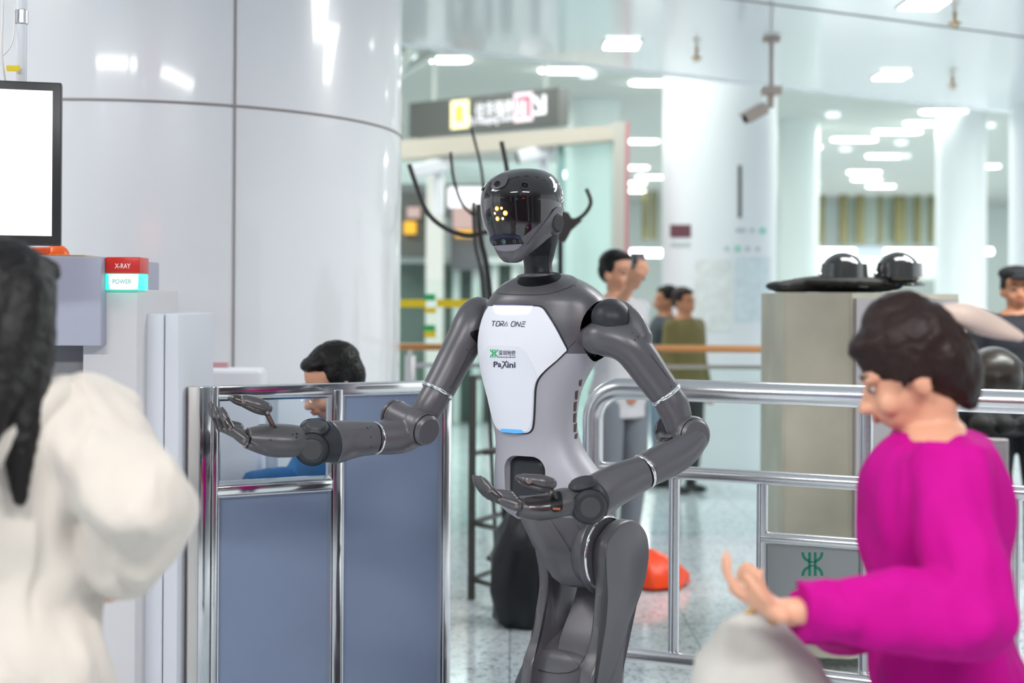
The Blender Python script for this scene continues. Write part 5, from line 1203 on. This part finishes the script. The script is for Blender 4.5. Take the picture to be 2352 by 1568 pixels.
# ================================================================== PEOPLE
M_skin = mat('skin', (.62, .31, .20), .5, var=.05); M_skinp = mat('skin_pale', (.66, .40, .30), .5, var=.05); M_skind = mat('skin_tan', (.50, .22, .12), .5, var=.05)
M_hair = mat('black_hair', (.006, .005, .005), .45, spec=.25, bump=.5, bscale=120); M_hairb = mat('dark_brown_hair', (.018, .008, .007), .45, spec=.25, bump=.5, bscale=90)
M_lip = mat('lips', (.45, .14, .11), .45); M_eyew = mat('eye_white', (.42, .36, .33), .5, spec=.2)
def Tm(v): return Matrix.Translation(V(v))
def chain(bm, m, pts, rads, n=16, **k): sweep(bm, [m @ V(p) for p in pts], [r*m.to_scale().x for r in rads], n=n, **k)
def ellm(bm, m, c, r, n=20, rot=None):
    for v in ell(bm, (0, 0, 0), r, rot, n): v.co = m @ (v.co+V(c))
def tors_(bm, m, secs, k=3, n=28):
    rings = []
    cols = len(secs[0]); N = (len(secs)-1)*k
    for i in range(N+1):
        z, rx, ry, cy = (cr([s[j] for s in secs], i/k) for j in range(4))
        rings.append([m @ V((math.copysign(abs(math.cos(a))**.85, math.cos(a))*rx, cy+math.copysign(abs(math.sin(a))**.85, math.sin(a))*ry, z)) for a in [2*PI*j/n for j in range(n)]])
    loft(bm, rings)
def head_parts(bm, m):
    ellm(bm, m, (0, .015, .115), (.074, .092, .085)); ellm(bm, m, (0, -.012, .055), (.062, .072, .075)); ellm(bm, m, (0, -.032, .012), (.044, .048, .035))
    ellm(bm, m, (0, -.060, .012), (.022, .018, .016))
    chain(bm, m, [(0, -.078, .085), (0, -.090, .062), (0, -.101, .048)], [.009, .011, .014], 12); ellm(bm, m, (0, -.088, .042), (.019, .014, .010))
    for s in (-1, 1):
        ellm(bm, m, (s*.076, .012, .062), (.010, .020, .032)); ellm(bm, m, (s*.036, -.058, .042), (.022, .022, .024)); ellm(bm, m, (s*.030, -.068, .098), (.028, .016, .010))
    ellm(bm, m, (0, -.079, .022), (.024, .012, .012))
def hand(bm, wrist, direc, nrm, s=1, curl=.5, side=1):
    d = V(direc).normalized(); n_ = V(nrm); n_ = (n_-d*n_.dot(d)).normalized(); a = d.cross(n_).normalized()*side
    w_ = V(wrist); mt = Matrix(((a.x, d.x, n_.x, w_.x), (a.y, d.y, n_.y, w_.y), (a.z, d.z, n_.z, w_.z), (0, 0, 0, 1))) @ Matrix.Scale(s, 4)
    sweep(bm, [mt @ V(p) for p in ((0, -.01, 0), (0, .03, 0), (0, .065, 0), (0, .085, -.002))], [.02*s, .019*s, .017*s, .013*s], n=16, ratio=2.1, up=n_)
    for i, (x, L_) in enumerate(((-.030, .066), (-.010, .076), (.011, .070), (.030, .055))):
        b = V((x, .082, 0)); ang = 0; pts = [b-V((0, .012, 0)), b]
        for q in (.45, .32, .23):
            ang += curl*.75; b = b+V((0, math.cos(ang), math.sin(ang)))*L_*q; pts.append(b)
        sweep(bm, [mt @ p for p in pts], [.0095*s, .0095*s, .0088*s, .008*s, .0068*s], n=10, smooth=False)
    sweep(bm, [mt @ V(p) for p in ((-.020, .015, .004), (-.043, .040, .014), (-.050, .064, .024), (-.046, .085, .034))], [.014*s, .012*s, .010*s, .008*s], n=10)
TOR = [(.86, .150, .115, .01), (.93, .165, .12, .01), (1.04, .138, .10, 0), (1.16, .142, .10, 0), (1.28, .160, .11, 0), (1.37, .170, .10, .005), (1.43, .125, .075, .015), (1.47, .065, .058, .02)]
def person(label, x, y, yaw, s, arms, hairf, cloth, lean=0, hy=0, hp=0, seat=0, neckf=0, skin=None, voxel=.007, legs=None, headscale=1.0, hands=True, shirt_len=.80, grp=None, loose=1.0, sleeve=1.0, collar=False, ratio_ry=1.0, fold=1.0, hand_up=0):
    skin = skin or M_skin
    t = thing('person', (x, y, 0), label, 'person', grp)
    M = Matrix.Translation((x, y, 0)) @ Matrix.Rotation(R(yaw), 4, 'Z') @ Matrix.Scale(s, 4) @ Tm((0, 0, -seat))
    U = M @ Tm((0, 0, .9)) @ Matrix.Rotation(R(lean), 4, 'X') @ Tm((0, 0, -.9))
    Hn = U @ Tm((0, .012-neckf, 1.50)) @ Matrix.Rotation(R(hy), 4, 'Z') @ Matrix.Rotation(R(hp), 4, 'X') @ Matrix.Scale(headscale, 4)
    bm = bmesh.new(); tors_(bm, U, TOR)
    chain(bm, U, [(0, .02, 1.42), (0, .018, 1.47), (0, .005-neckf*.6, 1.51)], [.058, .052, .05]); Hc = Hn; chain(bm, Hn, [(0, .02, .0), (0, .018, .05)], [.05, .05])
    head_parts(bm, Hn)
    aw = []
    for sd, (el, wr, nr) in zip((-1, 1), arms):
        sh = U @ V((sd*.165, .012, 1.385)); el = V(el); wr = V(wr); aw.append((sh, el, wr))
        sweep(bm, [sh, sh.lerp(el, .5), el], [.045*s, .042*s, .036*s], n=16); sweep(bm, [el, el.lerp(wr, .35), wr], [.036*s, .034*s, .024*s], n=16)
        if hands: hand(bm, wr+(wr-el).normalized()*.012, (wr-el).normalized()+V((0, 0, hand_up)), nr, s, .6, sd)
    lg = legs or [((sd*.095, 0, .88), (sd*.10, -.02, .47), (sd*.10, .02, .09)) for sd in (-1, 1)]
    for h_, k_, a_ in lg:
        hs_ = M @ V(h_); ks, as_ = M @ V(k_), M @ V(a_)
        if seat: as_ = M @ V(a_)
        sweep(bm, [hs_, hs_.lerp(ks, .5), ks], [.082*s, .072*s, .052*s], n=18); sweep(bm, [ks, ks.lerp(as_, .35), as_], [.052*s, .052*s, .034*s], n=18)
    bm = remesh(bm, voxel, 3); obj('body', bm, skin, t, angle=180)
    # eyes, brows, lips
    fd = []
    for sd in (-1, 1):
        bm = bmesh.new(); ellm(bm, Hn, (sd*.031, -.0735, .080), (.014, .007, .006), 12); e = obj('eye', bm, M_eyew, t)
        bm = bmesh.new(); ellm(bm, Hn, (sd*.031, -.079, .080), (.0085, .004, .0060), 10); obj('iris', bm, M_black, e)
        bm = bmesh.new(); chain(bm, Hn, [(sd*.014, -.079, .101), (sd*.032, -.077, .106), (sd*.052, -.064, .101)], [.003, .0035, .002], 8); obj('eyebrow', bm, M_hair, t)
    bm = bmesh.new(); ellm(bm, Hn, (0, -.091, .023), (.022, .006, .0045), 12); ellm(bm, Hn, (0, -.089, .016), (.018, .006, .0045), 12); obj('lips', bm, M_lip, t)
    # hair
    bm = bmesh.new(); hm_ = hairf(bm, Hn, U); bm = remesh(bm, max(voxel*.8, .006), 2)
    for v in bm.verts: v.co += noise.noise_vector(v.co*70)*.0025
    obj('hair', bm, hm_ or M_hair, t, angle=180)
    # shirt
    top, leg_, shoe = cloth
    bm = bmesh.new()
    secs = [(z, (rx+.020*loose), (ry+.022*loose)*ratio_ry, cy) for z, rx, ry, cy in TOR if z > shirt_len][:]
    secs = [(shirt_len, secs[0][1], secs[0][2], secs[0][3])]+secs
    secs[-1] = (1.455, .070, .064, .02)
    tors_(bm, U, secs)
    for sd, (sh, el, wr) in zip((-1, 1), aw):
        k = .017*loose+.004
        sweep(bm, [sh, sh.lerp(el, .5), el if sleeve > .5 else sh.lerp(el, .75)], [(.050+k)*s, (.045+k)*s, (.042+k)*s], n=18)
        if sleeve > .9: sweep(bm, [el, el.lerp(wr, .4), el.lerp(wr, .92)], [(.042+k)*s, (.040+k)*s, (.032+k*.8)*s], n=18, flat=(False, True))
        ell(bm, sh, (.062*s, .062*s, .058*s))
    bm = remesh(bm, voxel, 5)
    for v in bm.verts: v.co += noise.noise_vector(v.co*9)*.006*loose*fold + noise.noise_vector(V((v.co.x*26, v.co.y*26, v.co.z*9)))*.0028*loose*fold
    sh_ = obj('shirt', bm, top, t, angle=180)
    bm = bmesh.new()
    for h_, k_, a_ in lg:
        hs_ = M @ V(h_); ks, as_ = M @ V(k_), M @ V(a_)
        sweep(bm, [hs_, hs_.lerp(ks, .5), ks, ks.lerp(as_, .5), as_], [.098*s, .086*s, .068*s, .062*s, .052*s], n=20, flat=(False, True))
    ellm(bm, M, (0, .01, .91), (.165, .125, .10)); bm = remesh(bm, voxel, 4); obj('trousers', bm, leg_, t, angle=180)
    for h_, k_, a_ in lg:
        bm = bmesh.new(); q = V(a_); mm = M @ Tm((q.x, q.y, 0 if not seat else seat/1.0)) if seat else M @ Tm((q.x, q.y, 0))
        ellm(bm, mm, (0, -.055, .035), (.045, .125, .034)); ellm(bm, mm, (0, .01, .06), (.040, .055, .05)); bm = remesh(bm, .008, 2)
        for v in bm.verts: v.co.z = max(v.co.z, .002)
        obj('shoe', bm, shoe, t)
    return t, M, U, Hn, aw
def short_hair(bm, m, U=None):
    ellm(bm, m, (0, .030, .140), (.083, .092, .074)); ellm(bm, m, (0, .055, .095), (.080, .066, .075)); ellm(bm, m, (0, -.028, .166), (.064, .046, .026))
    for s in (-1, 1): ellm(bm, m, (s*.069, .010, .115), (.014, .045, .04))
def cap_hair(bm, m, U=None):
    short_hair(bm, m)
def drop(sh, x=0): pass
def hang(x, y, yaw, s, dx=.05, fwd=.03):
    M = Matrix.Translation((x, y, 0)) @ Matrix.Rotation(R(yaw), 4, 'Z') @ Matrix.Scale(s, 4); out = []
    for sd in (-1, 1): out.append((M @ V((sd*(.20+dx), .02, 1.10)), M @ V((sd*(.20+dx), -fwd-.03, .86)), (0, -1, 0)))
    return out
M_shoe = mat('dark_shoe', (.02, .02, .022), .5); M_jean = mat('grey_trousers', (.17, .19, .22), .8)
# --- woman in magenta blouse, foreground right
dP = 2.45; bxp = P(2180, 900, dP).x
def bun_hair(bm, m, U):
    ellm(bm, m, (0, .030, .128), (.092, .108, .092)); ellm(bm, m, (0, .068, .080), (.086, .070, .085)); ellm(bm, m, (0, -.034, .158), (.072, .050, .034))
    ellm(bm, m, (0, .030, .195), (.055, .070, .042)); ellm(bm, m, (0, .085, .03), (.060, .045, .055))
    for s in (-1, 1): ellm(bm, m, (s*.074, .020, .105), (.018, .045, .05)); chain(bm, m, [(s*.076, -.022, .11), (s*.078, -.020, .06)], [.009, .004], 8)
    chain(bm, m, [(0, .090, .09), (0, .098, .03), (0, .088, -.02)], [.055, .045, .02], 14)
    return M_hairb
M_mag = mat('magenta_blouse', (.42, .0015, .20), .8, spec=.15, bump=.15, bscale=30, var=.10, vscale=5)
wrn = P(1800, 1402, 2.22); wrf = P(1812, 1412, 2.50)
tw, Mw, Uw, Hw, aww = person('woman in a magenta blouse with dark brown hair walking left past the barrier', bxp, dP, -97, .845,
    [(P(2150, 1425, 2.66), wrf, (0, .2, 1)), (P(2232, 1410, 2.20), wrn, (.5, 0, 1))], bun_hair, (M_mag, mat('dark_trousers', (.03, .03, .035), .7), M_shoe), lean=5, hp=20, neckf=.012, skin=M_skin, voxel=.006, headscale=1.04, shirt_len=.74, loose=1.7, ratio_ry=.98, fold=1.6, hand_up=.55)
bm = bmesh.new()
for k in range(2):
    chain(bm, Hw, [(.02, .115, .150+k*.01), (.01, .150, .135), (-.02, .19, .095), (-.03, .235, .05)], [.016, .026, .024, .010], 12)
bm = remesh(bm, .005, 2); obj('hair_clip', bm, mat('beige_clip', (.55, .42, .36), .45), tw)
# bag held by the woman
bc = P(1735, 1500, 2.33)
bm = bmesh.new(); rings = []
for z, rx, ry in ((-.30, .06, .05), (-.28, .12, .07), (-.2, .145, .085), (-.1, .13, .08), (-.03, .10, .06), (.03, .05, .03), (.045, .02, .015)):
    rings.append([bc+V((math.cos(a)*rx*(1+.06*math.sin(a*5+z*30))+z*-.18, math.sin(a)*ry*(1+.1*math.sin(a*4)), z+.02)) for a in [2*PI*k/36 for k in range(36)]])
loft(bm, rings); bg_ = thing('carried_bag', bc-V((0, 0, .3)), 'pale grey cloth bag carried by the woman in magenta', 'bag')
obj('bag_body', bm, mat('pale_bag', (.42, .40, .37), .7, bump=.3, bscale=20, var=.15, vscale=7), bg_)
bm = bmesh.new(); tube(bm, [bc+V((-.035, 0, .04)), P(1738, 1392, 2.33), P(1760, 1372, 2.30), P(1770, 1400, 2.30), bc+V((.03, 0, .03))], .007, 10); obj('strap', bm, mat('tan_strap', (.45, .26, .10), .5), bg_)
# --- woman in cream hoodie, foreground left, seen from behind
dH = 2.32; bxh = P(-5, 900, dH).x
M_cream2 = mat('cream_fleece', (.52, .47, .42), .85, bump=.25, bscale=45, var=.06, vscale=6, sheen=.3)
def long_hair(bm, m, U):
    ellm(bm, m, (0, .025, .125), (.093, .108, .092)); ellm(bm, m, (0, -.045, .162), (.072, .05, .034))
    for x, l in ((-.075, -.13), (-.05, -.19), (-.02, -.16), (.01, -.18), (.04, -.16), (.07, -.15)):
        chain(bm, m, [(x, .07, .12), (x*1.05, .10, .02), (x*1.25, .175, -.07), (x*1.4, .215, l-.03)], [.045, .048, .040, .012], 12)
    for s in (-1, 1): chain(bm, m, [(s*.080, .02, .12), (s*.095, .06, .02), (s*.115, .12, -.10), (s*.13, .14, -.22)], [.026, .036, .034, .012], 12)
    return M_hair
th2, Mh, Uh, Hh, awh = person('woman in cream hooded sweater with long black hair, seen from behind at left', bxh, dH, 166, .895,
    [(P(325, 1165, 2.22), P(270, 1310, 2.36), (0, 0, 1)), (P(-260, 1180, 2.35), P(-180, 1420, 2.5), (0, 0, 1))], long_hair, (M_cream2, mat('cream_trousers', (.50, .46, .40), .8), M_shoe), lean=3, skin=M_skinp, voxel=.007, headscale=1.06, shirt_len=.70, loose=2.4, fold=1.6)
bm = bmesh.new()
Hd = Uh
chain(bm, Hd, [(-.13, -.03, 1.45), (-.135, .07, 1.43), (-.09, .150, 1.37), (0, .180, 1.31), (.09, .150, 1.37), (.135, .07, 1.43), (.13, -.03, 1.45)], [.030, .045, .05, .055, .05, .045, .030], 18)
ellm(bm, Hd, (0, .125, 1.36), (.11, .05, .09)); ellm(bm, Hd, (0, .150, 1.30), (.07, .04, .06))
bm = remesh(bm, .007, 5)
for v in bm.verts: v.co += noise.noise_vector(v.co*10)*.008
obj('hood', bm, M_cream2, th2, angle=180)
# --- seated operator
dS = 4.98; xs_ = P(812, 900, dS).x; seat = .455
Ms = Matrix.Translation((xs_, dS, 0)) @ Matrix.Rotation(R(-58), 4, 'Z')
lg = [((sd*.095, 0, .88), (sd*.11, -.42, .87), (sd*.11, -.42, .545)) for sd in (-1, 1)]
M_bluesh = mat('blue_uniform', (.04, .17, .38), .7, var=.15, vscale=8)
ts, Msx, Us, Hs_, aws = person('seated man with short black hair, glasses and blue shirt behind the partition window', xs_, dS, -58, 1.03,
    [(Ms @ V((-.24, -.10, .78)), Ms @ V((-.16, -.34, .80)), (0, 0, -1)), (Ms @ V((.24, -.10, .78)), Ms @ V((.16, -.34, .80)), (0, 0, -1))], short_hair, (M_bluesh, mat('navy_trousers', (.03, .04, .07), .8), M_shoe), hp=16, seat=seat, legs=lg, lean=6, skin=M_skin, headscale=1.05)
bm = bmesh.new()
for sd in (-1, 1): ring(bm, Hs_ @ V((sd*.034, -.094, .080)), Hs_.to_3x3() @ V((0, 1, 0)), .024, .0016, 28, 6)
chain(bm, Hs_, [(-.01, -.096, .084), (.01, -.096, .084)], [.0015, .0015], 6)
for sd in (-1, 1): chain(bm, Hs_, [(sd*.058, -.092, .083), (sd*.082, -.02, .08), (sd*.084, .02, .078)], [.0015]*3, 6)
obj('glasses', bm, M_steel, ts)
t = thing('office_stool', (xs_, dS, 0), 'dark office stool under the seated man behind the partition', 'stool')
hz_ = .92*1.03-seat*1.03-.125
bm = bmesh.new(); cyl(bm, V((xs_, dS, hz_-.07)), V((xs_, dS, hz_)), .2, 32); obj('seat', bm, M_black, t)
bm = bmesh.new(); cyl(bm, V((xs_, dS, .06)), V((xs_, dS, hz_-.07)), .025, 16); obj('column', bm, M_chrome, t)
for k in range(5):
    a = k*2*PI/5; bm = bmesh.new(); q = V((xs_+math.cos(a)*.26, dS+math.sin(a)*.26, .05)); cyl(bm, V((xs_, dS, .07)), q, .018, 10); fo = obj('leg', bm, M_black, t); bm = bmesh.new(); ell(bm, q-V((0, 0, .023)), .026, n=12); obj('caster', bm, M_black, fo)
# --- man photographing with a phone
dM = 7.8; xm = P(1422, 900, dM).x
M_ltee = mat('light_grey_tee', (.55, .55, .58), .8)
hnd = P(1462, 636, dM-.30); t_, Mm, Um, Hm_, awm = person('man in a light grey shirt holding up a phone beyond the barrier', xm, dM, 42, 1.015,
    [(P(1412, 712, dM-.20), P(1450, 655, dM-.32), (0, 1, .2)), (P(1455, 790, dM+.02), P(1452, 865, dM-.08), (0, 1, 0))], short_hair, (M_ltee, M_jean, mat('white_shoe', (.6, .6, .6), .5)), skin=M_skin, sleeve=.3, voxel=.009, loose=.5)
ph = P(1466, 612, dM-.36); t = thing('mobile_phone', ph-V((0, 0, .07)), 'dark mobile phone held up by the man in the light grey shirt', 'phone')
bm = bx((ph.x-.036, ph.y-.004, ph.z-.072), (ph.x+.036, ph.y+.004, ph.z+.072), .004); obj('phone_body', bm, mat('phone_back', (.12, .12, .13), .3), t)
bm = bmesh.new()
for dz in (.05, .028): disc(bm, ph+V((-.018, -.004, dz)), (0, -1, 0), .009, .002, 16)
obj('camera_lenses', bm, M_black, t)
bm = bx((ph.x-.033, ph.y+.004, ph.z-.068), (ph.x+.033, ph.y+.0048, ph.z+.068)); obj('screen', bm, emis('phone_screen', (.5, .6, .7), .5), t, False)
# --- two distant people behind the handrail
for lab, px, d, yaw, s, top, leg, hr in (('distant person in black top and blue-grey trousers walking behind the handrail', 1523, 11.2, -80, .925, mat('black_top', (.04, .05, .06), .8), mat('bluegrey_trousers', (.20, .27, .34), .8), M_hair),
        ('distant person in a khaki jacket behind the handrail', 1574, 10.8, 40, .915, mat('khaki_jacket', (.17, .14, .05), .8), mat('charcoal_trousers', (.05, .05, .05), .8), M_hairb)):
    x_ = P(px, 900, d).x
    person(lab, x_, d, yaw, s, hang(x_, d, yaw, s, dx=.0), lambda b, m, U, hr=hr: (short_hair(b, m), hr)[1], (top, leg, M_shoe), voxel=.014, skin=M_skind, loose=.7)
# --- guard at the right edge
dG = 7.45; xg = P(2335, 900, dG).x
tg, Mg, Ug, Hg, awg = person('guard in black uniform and dark cap standing at the right edge', xg, dG, -8, .965,
    hang(xg, dG, -8, .965, dx=.06), short_hair, (mat('black_uniform', (.018, .02, .026), .75), mat('black_uniform_trousers', (.015, .016, .02), .8), M_shoe), skin=M_skind, voxel=.010, loose=1.8)
bm = bmesh.new(); ellm(bm, Hg, (0, .02, .168), (.096, .104, .045)); ellm(bm, Hg, (0, -.092, .142), (.06, .05, .010)); bm = remesh(bm, .006, 2); obj('cap', bm, mat('black_cap', (.015, .015, .018), .7), tg)
